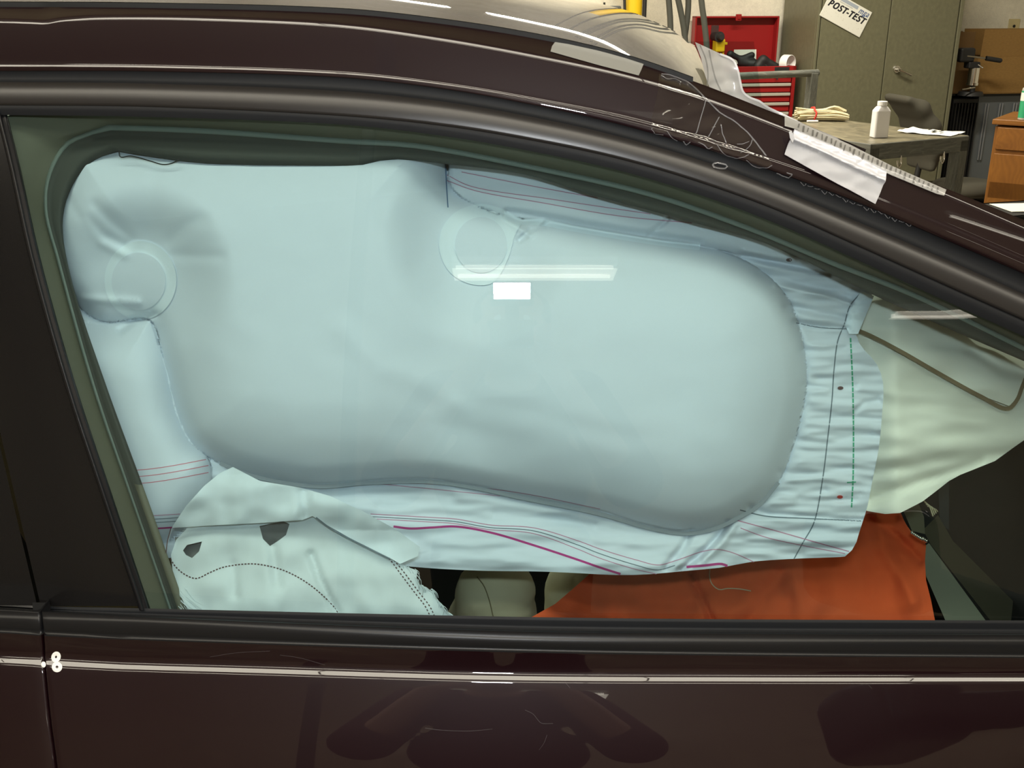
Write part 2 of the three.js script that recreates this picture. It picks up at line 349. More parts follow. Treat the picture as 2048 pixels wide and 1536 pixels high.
// edges along the body, as heights in the photograph over x
const K = {
  glassTop: table([[-300, 223], [0, 225], [300, 229], [680, 244], [900, 269], [1100, 305], [1250, 339], [1400, 385], [1550, 441], [1700, 508], [1900, 601], [2048, 668]]),
  frameLow: table([[-300, 208], [0, 210], [300, 213], [680, 231], [900, 253], [1100, 287], [1250, 320], [1400, 364], [1550, 418], [1700, 484], [1900, 574], [2048, 640]]),
  frameTop: table([[-300, 163], [0, 164], [300, 167], [680, 182], [900, 205], [1100, 241], [1250, 276], [1400, 320], [1550, 376], [1700, 437], [1900, 522], [2048, 588]]),
  railLow: table([[-300, 141], [0, 142], [300, 143], [680, 155], [900, 180], [1100, 217], [1250, 252], [1400, 295], [1550, 344], [1700, 399], [1900, 484], [2048, 548]]),
  lineLow: table([[-300, 131], [0, 131], [300, 133], [680, 146], [900, 170], [1100, 204], [1250, 234], [1400, 275], [1550, 322], [1700, 374], [1900, 455], [2048, 519]]),
  lineHigh: table([[-300, 40], [0, 41], [60, 43], [90, 44], [120, 39], [200, 34], [400, 36], [680, 50], [900, 80], [1100, 117], [1250, 150], [1400, 193], [1550, 249], [1700, 310], [1900, 393], [2048, 457]]),
  railTop: table([[-300, 11], [0, 11], [300, 13], [680, 24], [900, 47], [1100, 80], [1250, 116], [1400, 167], [1550, 226], [1606, 247], [1700, 290], [1780, 331], [1900, 380], [2048, 440]]),
  crown: table([[-300, -62], [0, -60], [600, -52], [900, -28], [1113, 0], [1200, 16], [1250, 29], [1300, 46], [1345, 61], [1373, 74], [1400, 92]]),
  glassLow: table([[-300, 1196], [0, 1207], [90, 1212], [300, 1217], [1000, 1233], [1400, 1238], [2048, 1241]]),
  stripLow: table([[-300, 1205], [0, 1215], [90, 1221], [300, 1232], [1000, 1259], [1400, 1264], [2048, 1267]]),
  shine: table([[-300, 1226], [0, 1234], [90, 1237], [300, 1243], [1000, 1276], [1400, 1281], [2048, 1282]]),
  moldLow: table([[-300, 1256], [0, 1263], [90, 1269], [300, 1278], [1000, 1301], [1500, 1309], [2048, 1313]]),
  crease: table([[-300, 1309], [0, 1319], [225, 1331], [488, 1339], [1000, 1354], [1500, 1357], [2048, 1357]]),
};
const range = (a, b, n) => Array.from({ length: n + 1 }, (_, i) => a + (b - a) * i / n);
const mix2 = (a, b, s) => (x) => lerp(K[a](x), K[b](x), s);
const COLS = [-1500, -1200, -900, -700, -540, -380, ...range(-240, 2340, 215), 2500, 2700];
// climb from the glass: [height over x, lean of the strip below it, material]
const climb = [
  [(x) => K.glassTop(x) + 5, 0], [mix2('glassTop', 'frameLow', 0.35), -10, 'rubber'], [mix2('glassTop', 'frameLow', 0.75), 14, 'rubber'], [mix2('glassTop', 'frameLow', 0.95), 40, 'rubber'],
  [mix2('frameLow', 'frameTop', 0.04), -40, 'satin'], [mix2('frameLow', 'frameTop', 0.12), 4, 'satin'], [mix2('frameLow', 'frameTop', 0.3), 12, 'satin'], [mix2('frameLow', 'frameTop', 0.5), 19, 'satin'], [mix2('frameLow', 'frameTop', 0.7), 27, 'satin'], [mix2('frameLow', 'frameTop', 0.86), 38, 'satin'], [mix2('frameLow', 'frameTop', 0.95), 52, 'satin'], [mix2('frameLow', 'frameTop', 1), 66, 'satin'],
  [mix2('frameTop', 'railLow', 0.12), 78, 'rubber'], [mix2('frameTop', 'railLow', 0.4), 24, 'rubber'], [mix2('frameTop', 'railLow', 0.75), 10, 'rubber'], [mix2('frameTop', 'railLow', 1), -20, 'rubber'],
  [mix2('railLow', 'lineLow', 0.08), -50, 'paint'], [mix2('railLow', 'lineLow', 0.35), 3, 'paint'], [mix2('railLow', 'lineLow', 0.7), 10, 'paint'], [(x) => K.lineLow(x) + 1.8, 22, 'paint'], [(x) => K.lineLow(x), 28, 'paint'], [(x) => K.lineLow(x) - 2, 28, 'paint'], [(x) => K.lineLow(x) - 5, 20, 'paint'],
  [mix2('lineLow', 'lineHigh', 0.12), 15, 'paint'], [mix2('lineLow', 'lineHigh', 0.35), 13, 'paint'], [mix2('lineLow', 'lineHigh', 0.6), 14, 'paint'], [mix2('lineLow', 'lineHigh', 0.82), 14.5, 'paint'], [(x) => K.lineHigh(x) + 6, 16, 'paint'], [(x) => K.lineHigh(x) + 4.5, 22, 'paint'], [(x) => K.lineHigh(x) + 3, 26, 'paint'], [(x) => K.lineHigh(x), 27.5, 'paint'], [(x) => K.lineHigh(x) - 3, 30, 'paint'], [(x) => K.lineHigh(x) - 5, 48, 'paint'],
  [mix2('lineHigh', 'railTop', 0.45), 66, 'paint'], [mix2('lineHigh', 'railTop', 0.8), 64, 'paint'], [mix2('lineHigh', 'railTop', 1), 50, 'paint'],
];
const climbed = COLS.map((x) => { let p = hit(x, climb[0][0](x), -0.004); const col = [p]; for (let i = 1; i < climb.length; i++) col.push(p = march(p, x, climb[i][0](x), climb[i][1])); return col; });
const bandOf = (m) => { const i = climb.map((r, k) => (r[2] === m ? k : -1)).filter((k) => k > 0); return [Math.min(...i) - 1, Math.max(...i)]; };
const climbRows = (a, b) => range(a, b, b - a).map((r) => climbed.map((c) => c[r]));
// where a pixel meets the roof rail, lifted by a little
const railAt = (px, py, off = 0) => {
  const p0 = hit(px, climb[0][0](px), -0.004); let p = p0, q = climb[0][0](px);
  for (let i = 1; i < climb.length; i++) { const y = climb[i][0](px); if (y <= py || i === climb.length - 1) { p = march(p, px, y === q ? py : Math.max(py, -400), i === climb.length - 1 && py < y ? 50 : climb[i][1]); break; } p = march(p, px, y, climb[i][1]); q = y; }
  return p.add(EYE.clone().sub(p).setX(0).normalize().multiplyScalar(-off)).add(V(0, 0, 0));
};
const satinRows = bandOf('satin'), railRows = bandOf('paint');
partW('roof_rail', loft(climbRows(...railRows)), M.paint, car, 'glossy dark maroon roof rail and windscreen pillar');
partW('door_opening_seal', loft(climbRows(satinRows[1], railRows[0])), M.rubber, car);

// roof skin, mirrored to the far side, ending at the windscreen
const RZ = -1.62, RXEND = 1392;
const roofCols = [-1500, -1200, -900, -700, -540, -380, ...range(-240, RXEND - 6, 130)];
const roofRows = [];
{
  const edge = roofCols.map((x) => { const p = railAt(x, K.railTop(x)); return p.add(V(0, -0.004, -0.006)); });
  const crest = roofCols.map((x, i) => { const d = ray(x, Math.max(-70, K.crown(x))), t = RZ / d.z; return V(edge[i].x * 1.03 + 0.09 * smooth(x, 700, RXEND), EYE.y + d.y * t, RZ); });
  for (const s of [0, 0.004, 0.02, 0.05, 0.1, 0.16, 0.24, 0.34, 0.46, 0.6, 0.75, 0.9, 1, 1.1, 1.25, 1.4, 1.54, 1.66, 1.76, 1.84, 1.9, 1.95, 1.98, 2]) {
    const k = s <= 1 ? s : 2 - s;
    roofRows.push(edge.map((e, i) => { const c = crest[i], z = s <= 1 ? lerp(e.z, c.z, k) : lerp(2 * RZ - e.z, c.z, k); return V(lerp(e.x, c.x, k), e.y + (c.y - e.y) * (1 - Math.pow(1 - k, 3.4)) + (k === 0 ? -0.012 : 0), z); }));
  }
  // turn the front edge down to the windscreen
  for (const row of roofRows) { const q = row[row.length - 1]; for (const [dx, dy] of [[0.012, -0.006], [0.022, -0.017], [0.026, -0.032]]) row.push(V(q.x + dx, q.y + dy, q.z)); }
}
const roof = partW('roof_panel', loft(roofRows), M.paint, car, 'dark maroon roof panel');
const front = roofRows.map((r) => r[r.length - 1]);
// black ditch molding between rail and roof
partW('roof_molding', loft([0, 1, 2, 3].map((k) => roofCols.map((x) => railAt(x, K.railTop(x) + [3, 1, -1, -3][k]).add(V(0, [0, 0.003, 0.003, -0.004][k], 0))))), M.rubber, car);
// windscreen from the roof's front edge down to the scuttle, with a black ceramic border
{
  const side = [...range(1400, 2600, 12)].map((x) => railAt(x, K.railTop(x)).add(V(0.004, -0.012, -0.012)));
  partW('windscreen', loft(side.map((p) => range(0, 1, 16).map((q) => V(p.x + 0.03 * Math.sin(Math.PI * q), p.y - 0.006 - 0.012 * Math.sin(Math.PI * q), lerp(p.z, 2 * RZ - p.z, q))))), M.glass, car);
  partW('far_pillar', loft([[0, 0], [0.012, 0.012], [0.01, -0.02], [0, -0.05]].map(([dy, dz]) => side.map((p) => V(p.x, p.y + dy, 2 * RZ - p.z + dz - 0.0)))), M.paint, car);
}
partW('windscreen_seal', tube(front.slice(1, -1).map((p) => p.clone().add(V(0.014, -0.010, 0))), 0.014, 60, 10), M.rubber, car);

// front door
const door = new THREE.Group(); door.name = 'front_door'; car.add(door);
partW('upper_frame', loft(climbRows(...satinRows).map((r) => r.slice(6))), M.satin, door, 'satin black window frame');
partW('window_seal', loft(climbRows(0, satinRows[0]).map((r) => r.slice(6))), M.rubber, door);
// glass left edge and pillar covers
const glassLeft = table([[225, 8], [330, 34], [520, 76], [770, 146], [1000, 222], [1215, 294]].map(([y, x]) => [y, x]));
{
  const rows = [];
  const A = [[286, 1222], [222, 1000], [146, 770], [76, 520], [34, 330], [6, 219]], top = range(6, 2330, 90), bottom = range(286, 2330, 90);
  for (let r = 0; r <= 14; r++) rows.push(top.map((x, i) => { const s = r / 14, y0 = K.glassLow(bottom[i]) + 6, y1 = K.glassTop(x) - 8, y = lerp(y0, y1, s), xl = lerp(bottom[i], x, s); const left = glassLeft(y) - 6, w = (2330 - xl) / (2330 - lerp(286, 6, s)); return hit(2330 - (2330 - left) * w, y, 0); }));
  partW('window_glass', loft(rows), M.glass, door, 'green-tinted window glass');
}
// black cover on the pillar: the front door's and the rear door's, with a gap between
const coverGap = (y) => lerp(-28, 77, (y - 760) / (1210 - 760));
function cover(x0, x1, y0, y1) { return range(0, 1, 16).map((s) => { const y = lerp(y0, y1, s); return range(0, 1, 8).map((q) => hit(lerp(x0(y), x1(y), q), y, -0.003 - 0.002 * Math.sin(Math.PI * q))); }); }
partW('pillar_cover', [loft(cover((y) => coverGap(y) + 4, (y) => glassLeft(y) - 17, 1212, 214)), loft(range(0, 1, 16).map((s) => { const y = lerp(1212, 214, s), x = coverGap(y) + 4; return [hit(x, y, 0.02), hit(x, y, -0.002), hit(x + 1, y, -0.003)]; }))], M.cover, door, 'black plastic cover on the door pillar');
partW('glass_run_seal', loft(range(0, 1, 24).map((s) => { const y = lerp(1221, 214, s), x = glassLeft(y); return [[x - 18, 0.004], [x - 17, -0.005], [x - 13, -0.0075], [x - 8, -0.006], [x - 6, -0.001], [x, -0.002], [x + 5, 0.003], [x + 6, 0.012]].map(([a, o]) => hit(a, y, o)); })), M.molding, door);

// belt molding and door skin, going down from the glass
const gapX = (y) => table([[1200, 78], [1270, 85], [1340, 89], [1440, 99], [1536, 112], [1800, 140]])(y);
const down = [
  [K.glassLow, 0], [(x) => K.glassLow(x) + 4, 50, 's'], [(x) => K.glassLow(x) + 7, 24, 's'], [mix2('glassLow', 'stripLow', 0.6), 9, 's'], [(x) => K.stripLow(x), 4, 's'], [(x) => K.stripLow(x) + 3, -60, 's'],
  [mix2('stripLow', 'shine', 0.35), 4, 'b'], [mix2('stripLow', 'shine', 0.7), 24, 'b'], [mix2('stripLow', 'shine', 0.9), 42, 'b'], [(x) => K.shine(x), 46, 'b'], [(x) => K.shine(x) + 3, 40, 'b'], [mix2('shine', 'moldLow', 0.35), 24, 'b'], [mix2('shine', 'moldLow', 0.75), 10, 'b'], [(x) => K.moldLow(x), -12, 'b'], [(x) => K.moldLow(x) + 3, -70, 'b'],
  [(x) => K.moldLow(x) + 6, 0, 'd'], [mix2('moldLow', 'crease', 0.45), 8, 'd'], [(x) => K.crease(x) - 20, 10, 'd'], [(x) => K.crease(x) - 12, 15, 'd'], [(x) => K.crease(x) - 8, 30, 'd'], [(x) => K.crease(x) - 4, 43, 'd'], [(x) => K.crease(x), 48, 'd'], [(x) => K.crease(x) + 5, 49.5, 'd'], [(x) => K.crease(x) + 9, 47, 'd'], [(x) => K.crease(x) + 13, 38, 'd'], [(x) => K.crease(x) + 26, 32.5, 'd'], [(x) => K.crease(x) + 55, 31, 'd'], [(x) => K.crease(x) + 90, 30, 'd'], [(x) => K.crease(x) + 130, 29, 'd'], [(x) => K.crease(x) + 180, 27.5, 'd'], [(x) => K.crease(x) + 240, 25, 'd'], [(x) => K.crease(x) + 320, 21, 'd'], [(x) => K.crease(x) + 430, 15, 'd'], [(x) => K.crease(x) + 580, 7, 'd'], [(x) => K.crease(x) + 800, -3, 'd'],
];
function descend(xs) { return xs.map((fx) => { const y0 = down[0][0](fx(1215)); let x = fx(y0), p = hit(x, y0, -0.003); const col = [p]; for (let i = 1; i < down.length; i++) { let y = down[i][0](x); x = fx(y); y = down[i][0](x); col.push(p = march(p, x, y, down[i][1])); } return col; }); }
const dSplit = down.findIndex((r) => r[2] === 'd') - 1, sSplit = down.findIndex((r) => r[2] === 'b') - 1;
const rowsOf = (cols, a, b) => range(a, b, b - a).map((r) => cols.map((c) => c[r]));
const foldIn = (cols, left) => { const e = left ? cols[0] : cols[cols.length - 1], s = left ? -1 : 1, f = [[0.0015, 0.0012], [0.0022, 0.004], [0.0022, 0.02]].map(([dx, dz]) => e.map((p) => p.clone().add(V(s * dx, 0, -dz)))); return left ? [...f.reverse(), ...cols] : [...cols, ...f]; };
const frontCols = foldIn(descend([0, 0.004, 0.012, 0.03, ...range(0.06, 1, 80)].map((q) => (y) => lerp(gapX(y) + 5, 2620, q))), true);
const rearCols = foldIn(descend([...range(0, 0.97, 24), 0.99, 1].map((q) => (y) => lerp(-1700, gapX(y) - 6, q))), false);
partW('belt_seal', loft(rowsOf(frontCols, 0, sSplit), true), M.rubber, door, 'matt black wiper strip at the foot of the glass');
partW('belt_molding', loft(rowsOf(frontCols, sSplit, dSplit), true), M.molding, door, 'black belt molding under the window');
partW('door_skin', loft(rowsOf(frontCols, dSplit, down.length - 1), true), M.paint, door, 'dark maroon door skin with a sharp shoulder crease');
const rear = new THREE.Group(); rear.name = 'rear_door'; car.add(rear);
partW('belt_molding', loft(rowsOf(rearCols, 0, dSplit), true), M.molding, rear);
partW('door_skin', loft(rowsOf(rearCols, dSplit, down.length - 1), true), M.paint, rear);
partW('pillar_cover', loft(cover((y) => lerp(-330, -420, (1212 - y) / 1000), (y) => coverGap(y) - 3, 1212, 214)), M.cover, rear);
partW('window_glass', loft(cover((y) => -1600, (y) => lerp(-328, -418, (1212 - y) / 1000), 1216, 205)), M.glass, rear);
partW('rear_trim', loft(range(0, 1, 6).map((s) => range(0, 1, 6).map((q) => hit(lerp(-1650, -300, q), lerp(1240, 190, s), 0.09 + 0.01 * Math.sin(3 * s))))), M.dash, car);
partW('upper_frame', loft(climbRows(0, satinRows[1]).map((r) => r.slice(0, 7))), M.satin, rear);
// jamb behind the gap between the doors
partW('door_jamb', loft(range(0, 1, 14).map((s) => { const y = lerp(1205, 1900, s); return [-14, 14].map((o) => { const d = ray(gapX(y) + o, y), p = frontCols[3]; const i = clamp(Math.round(s * 20) + 6, 0, down.length - 1); const z = p[i].z - 0.03; return d.multiplyScalar(z / d.z).add(EYE); }); }), true), M.black, car);
// painted figure-eight mark and dot near the door edge
const doorOff = (px, py, lift) => { const x = px; let y0 = K.glassLow(x), p = hit(x, y0, -0.003); for (let i = 1; i < down.length; i++) { const y = down[i][0](x); if (y >= py) { p = march(p, x, py, down[i][1]); break; } p = march(p, x, y, down[i][1]); } return p.add(EYE.clone().sub(p).normalize().multiplyScalar(lift)); };
function ringOn(cx, cy, r0, r1, squash, turn) {
  const pos = [], idx = [], n = 28;
  for (let i = 0; i <= n; i++) { const a = i / n * Math.PI * 2; [[r0, 0.0002], [(r0 + r1) / 2, 0.0008], [r1, 0.0002]].forEach(([r, l]) => { const ex = Math.cos(a) * r * squash, ey = Math.sin(a) * r, p = doorOff(cx + ex * Math.cos(turn) - ey * Math.sin(turn), cy + ex * Math.sin(turn) + ey * Math.cos(turn), l); pos.push(p); }); }
  return loft(range(0, n, n).map((i) => pos.slice(i * 3, i * 3 + 3)));
}
partW('paint_mark', [ringOn(112, 1314, 2.5, 11, 0.85, 0.35), ringOn(114, 1334, 2.8, 10.5, 1, 0.2)], M.white, door, 'white figure-eight marker paint');
partW('paint_mark', ringOn(87, 1329, 0.1, 6, 0.8, 0), M.white, door, 'small white dot of marker paint');

// fine scratches in the lacquer
const scratchPlace = (x, y, o) => doorOff(x, y, -o);
for (const pts of [[[1050, 1420], [1066, 1428], [1076, 1440], [1082, 1446], [1106, 1447]], [[1094, 1470], [1088, 1486], [1078, 1500]], [[420, 1314], [470, 1306], [540, 1302]], [[560, 1310], [600, 1316], [650, 1330]], [[850, 1456], [880, 1460], [940, 1462], [985, 1458]], [[1130, 1364], [1140, 1376]]]) partW('scratch', thread(pts, 0.8, () => 0, { lift: 0.0002, place: scratchPlace, step: 5 }), std(lin(0.045, 0.036, 0.04), 0.6), door);
// lining inside the glass: door frame, its pale line, the rubber seal and the headlining, each a band round the opening
const N = 120;
const lineOf = (left, topY, x1 = 2330) => { const a = path2(left, 60); const b = range(left[left.length - 1][0], x1, 60).slice(1).map((x) => [x, topY(x)]); return [...a, ...b]; };
const pale = table([[170, 251], [400, 259], [680, 279], [839, 290], [1044, 328], [1300, 386], [1500, 455], [1656, 520], [1828, 588], [2047, 694]]);
const bagTop = table([[237, 303], [300, 313], [400, 326], [500, 330], [600, 331], [713, 331], [745, 326], [771, 319], [820, 320], [873, 326], [1044, 348], [1195, 393], [1300, 421], [1371, 441], [1500, 476], [1580, 507], [1656, 545], [1734, 584], [1875, 648], [2047, 722]]);
const L0 = lineOf([[292, 1226], [220, 1000], [144, 770], [74, 520], [30, 320], [14, 232]], (x) => K.glassTop(x) - 6);
const L1 = lineOf([[325, 1226], [250, 1000], [172, 770], [104, 520], [72, 400], [72, 330], [100, 285], [150, 262]], (x) => lerp(K.glassTop(x), pale(x), 0.55));
const L2 = lineOf([[340, 1226], [262, 1000], [183, 770], [113, 520], [88, 420], [94, 350], [130, 285], [180, 262]], (x) => pale(x) - 3);
const L3 = lineOf([[346, 1226], [268, 1000], [190, 770], [120, 520], [95, 420], [101, 354], [136, 292], [186, 269]], (x) => pale(x) + 8);
const L4 = lineOf([[352, 1226], [274, 1000], [196, 770], [127, 520], [105, 430], [112, 360], [145, 305], [195, 278]], (x) => lerp(pale(x), bagTop(x), 0.35));
const L5 = lineOf([[375, 1226], [296, 1000], [212, 770], [143, 560], [126, 470], [127, 425], [140, 382], [170, 335], [205, 312], [237, 302]], bagTop);
const ring = (list) => loft(list.map(([L, o]) => L.map(([x, y]) => hit(x, y, o))), true);
partW('inner_frame', ring([[L0, 0.010], [L1, 0.026], [L2, 0.034]]), M.pillar, car, 'olive inner face of the window frame');
partW('weatherstrip', ring([[L2, 0.034], [L2.map(([x, y], i) => [lerp(x, L3[i][0], 0.3), lerp(y, L3[i][1], 0.3)]), 0.029], [L3, 0.032]]), M.trimLight, car, 'pale ridge of the door seal');
partW('headlining', ring([[L3, 0.032], [L4, 0.036], [L5.map(([x, y], i) => [lerp(L4[i][0], x, 0.5), lerp(L4[i][1], y, 0.5)]), 0.030], [L5, 0.036], [L5, 0.12]]), M.trim, car, 'dark trim edge above the airbag');
partW('pillar_trim', loft([[L4, 0.4], [L5, 0.5], [L5, 0.98]].map(([L, q], k) => L.slice(0, 17).map(([x, y], i) => hit(k < 2 ? lerp(L4[i][0], L5[i][0], [0.25, 0.6][k]) : lerp(L4[i][0], L5[i][0], 1), y, [0.032, 0.026, 0.034][k])))  , true), M.pillarPale, car, 'pale olive strip of the inner pillar');
partW('loose_wire', tube([[238, 303], [241, 314], [262, 312], [300, 322], [326, 329], [345, 326], [359, 317]].map(([x, y]) => hit(x, y, 0.028)), 0.0006, 40, 5), M.black, car, 'thin black wire hanging from the headlining');
// simple cabin shell: floor, far side with its windows, dashboard
const far = [[-1.7, 1], [1.5, 1]];
partW('far_side', loft([[-2.36, 0.25], [-2.4, 0.55], [-2.36, 0.92], [-2.34, 0.95]].map(([z, y]) => range(-1.9, 1.5, 12).map((x) => V(x, y, z)))), M.dash, car);
partW('far_window', loft([[-2.35, 0.94], [-2.31, 1.15], [-2.22, 1.385]].map(([z, y]) => range(-1.9, 0.62, 8).map((x) => V(x + (y - 0.94) * -0.3, y, z)))), M.glass, car);
partW('cabin_floor', box(3.4, 0.04, 1.5, -0.2, 0.28, -1.62, 0.01), M.dash, car);
partW('rear_bulkhead', box(0.05, 1.05, 1.4, -1.9, 0.85, -1.62, 0.02), M.dash, car);
partW('headliner_panel', loft([-1.08, -1.3, -1.62, -1.94, -2.16].map((z) => [-1.8, -1, 0, 0.22].map((x) => V(x, 1.395 - 0.1 * (z + 1.62) ** 2, z)))), M.trim, car);
partW('dashboard', blob((x, y, z) => { const q = [Math.abs(x - 0.98) - 0.26, Math.abs(y - 0.80) - 0.16, Math.abs(z + 1.6) - 0.66]; return Math.hypot(...q.map((a) => Math.max(a, 0))) + Math.min(Math.max(...q), 0) - 0.05; }, [0.6, 0.5, -2.4], [1.36, 1.1, -0.8], 0.02), M.dash, car, 'black dashboard in shadow');
partW('footwell_trim', sheet([[1842, 1098], [1858, 1086], [1975, 1246], [1893, 1246], [1852, 1152]], (x, y) => 0.34 - 0.0003 * (y - 1150), { thick: 0.01 }), std(lin(0.20, 0.21, 0.15), 0.7), car, 'pale grey strip of trim');
partW('footwell_trim', sheet([[1846, 1060], [1876, 1030], [1906, 1082], [2070, 1246], [1985, 1246], [1862, 1090]], (x, y) => 0.37 + 0.0001 * (x - 1900), { thick: 0.02 }), std(lin(0.085, 0.075, 0.045), 0.7), car, 'brown strip of trim');
partW('inner_post', sheet([[1872, 880], [1898, 880], [1898, 1060], [1880, 1050]], () => 0.40, { thick: 0.02 }), M.darkGrey, car);
partW('front_seat', blob((x, y, z) => smin(capsule(x, y, z, [-0.62, 0.50, -1.30], [-0.178, 0.60, -1.30], 0.13, 0.085), capsule(x, y, z, [-0.5, 0.6, -1.35], [-0.72, 1.1, -1.35], 0.12, 0.1), 0.1), [-0.95, 0.3, -1.55], [0.0, 1.3, -1.1], 0.02), M.seat, car, 'olive seat side');
// door mirror, out of frame, seen in the paint
const mir = new THREE.Group(); mir.name = 'door_mirror'; car.add(mir);
partW('mirror_arm', blob(bones([[[0.66, 0.90, -0.87], [0.60, 0.885, -0.74], 0.035, 0.02], [[0.60, 0.885, -0.74], [0.50, 0.925, -0.62], 0.02, 0.03]]), [0.4, 0.8, -0.95], [0.75, 1.02, -0.5], 0.012), M.black, mir);
partW('mirror_housing', blob((x, y, z) => { const q = [Math.abs(x - 0.475) - 0.03, Math.abs(y - 0.955) - 0.04, Math.abs(z + 0.54) - 0.075]; return Math.hypot(...q.map((a) => Math.max(a, 0))) + Math.min(Math.max(...q), 0) - 0.03; }, [0.38, 0.85, -0.7], [0.58, 1.06, -0.4], 0.012), M.paint, mir);

// ---------------------------------------------------------------- airbags and cloths
const SEAM = 0.088;
const chamber = path2([[300, 250], [120, 250], [60, 420], [110, 560], [200, 640], [300, 640], [328, 720], [355, 830], [385, 888], [460, 935], [560, 962], [640, 971], [760, 963], [864, 962], [951, 974], [1039, 993], [1200, 1026], [1302, 1055], [1376, 1065], [1434, 1055], [1478, 1034], [1516, 1010], [1557, 963], [1592, 870], [1612, 760], [1600, 665], [1572, 592], [1520, 540], [1450, 505], [1400, 493], [1250, 472], [1150, 455], [1080, 443], [1010, 432], [955, 412], [900, 370], [890, 250], [600, 250], [300, 250]], 260);
const column = path2([[300, 640], [328, 720], [355, 830], [385, 888], [418, 920], [418, 985], [345, 1080], [200, 1120], [60, 700], [120, 630], [200, 650], [300, 640]], 120);
const topBag = path2([[895, 250], [893, 400], [955, 412], [1010, 432], [1080, 443], [1250, 472], [1400, 493], [1500, 512], [1600, 520], [1500, 420], [1200, 300], [895, 250]], 90);
const puff = (s) => 1 - (1 - Math.min(s, 1)) ** 2.6;
const discs = [[281, 561, 66], [958, 488, 72]];
// folds: line, width in pixels, depth in metres (below zero stands proud)
const folds = [
  [[[132, 370], [165, 430], [200, 470], [245, 492]], 13, 0.0035], [[[140, 380], [172, 440], [206, 484], [250, 508]], 11, -0.003], [[[190, 410], [225, 445], [262, 478]], 13, 0.002],
  [[[315, 330], [305, 380], [298, 480]], 16, 0.0012], [[[340, 480], [375, 450], [400, 440]], 16, 0.0018], [[[350, 510], [400, 512], [440, 514]], 12, 0.0015], [[[165, 598], [240, 602], [275, 605]], 9, -0.003], [[[240, 660], [270, 640], [312, 630]], 8, 0.005],
  [[[690, 660], [720, 700], [760, 735], [870, 775], [905, 800]], 26, -0.0016], [[[895, 780], [960, 800], [1060, 822], [1180, 858], [1260, 880]], 20, 0.0008],
  [[[1015, 422], [1085, 433], [1155, 446], [1255, 463], [1400, 484]], 6, 0.006], [[[1010, 440], [1060, 470], [1085, 445]], 7, -0.004], [[[1038, 480], [1062, 460], [1090, 450]], 6, 0.005], [[[1300, 466], [1320, 452], [1340, 432]], 6, 0.004],
  [[[1382, 1062], [1365, 1095], [1332, 1136]], 8, 0.006], [[[1455, 1046], [1430, 1080], [1400, 1110], [1362, 1140]], 7, 0.009], [[[1470, 1050], [1444, 1088], [1410, 1118]], 8, -0.004], [[[1205, 1040], [1180, 1060], [1185, 1090]], 16, 0.004], [[[835, 1090], [860, 1100], [830, 1128]], 18, 0.005],
  [[[1484, 510], [1560, 526], [1660, 548]], 7, 0.007], [[[1490, 503], [1570, 518], [1600, 520]], 6, -0.005], [[[1520, 545], [1600, 568], [1690, 588]], 9, 0.005], [[[1552, 572], [1610, 582], [1700, 606]], 6, -0.005], [[[1575, 612], [1620, 622], [1692, 634]], 8, 0.006], [[[1590, 645], [1640, 654], [1695, 656]], 6, 0.006],
  [[[1500, 1015], [1540, 1030], [1620, 1035], [1725, 1042]], 7, 0.005], [[[1600, 1000], [1660, 1008], [1720, 990]], 10, 0.003], [[[1545, 985], [1600, 992], [1650, 982]], 8, 0.004], [[[1560, 945], [1620, 950], [1700, 935]], 8, 0.003], [[[1590, 880], [1650, 884], [1740, 868]], 9, 0.003], [[[1608, 770], [1660, 780], [1710, 775]], 7, 0.003], [[[1605, 700], [1640, 706], [1690, 700]], 8, 0.003], [[[1712, 820], [1730, 806], [1755, 800]], 7, 0.004],
  [[[640, 985], [760, 985], [900, 990]], 12, 0.004], [[[760, 1010], [900, 1004], [1000, 1018], [1160, 1045]], 14, 0.004], [[[990, 1030], [1080, 1036], [1190, 1050]], 10, 0.003],
];
const foldBox = folds.map(([p, w]) => [Math.min(...p.map((q) => q[0])) - 3 * w, Math.max(...p.map((q) => q[0])) + 3 * w, Math.min(...p.map((q) => q[1])) - 3 * w, Math.max(...p.map((q) => q[1])) + 3 * w]);
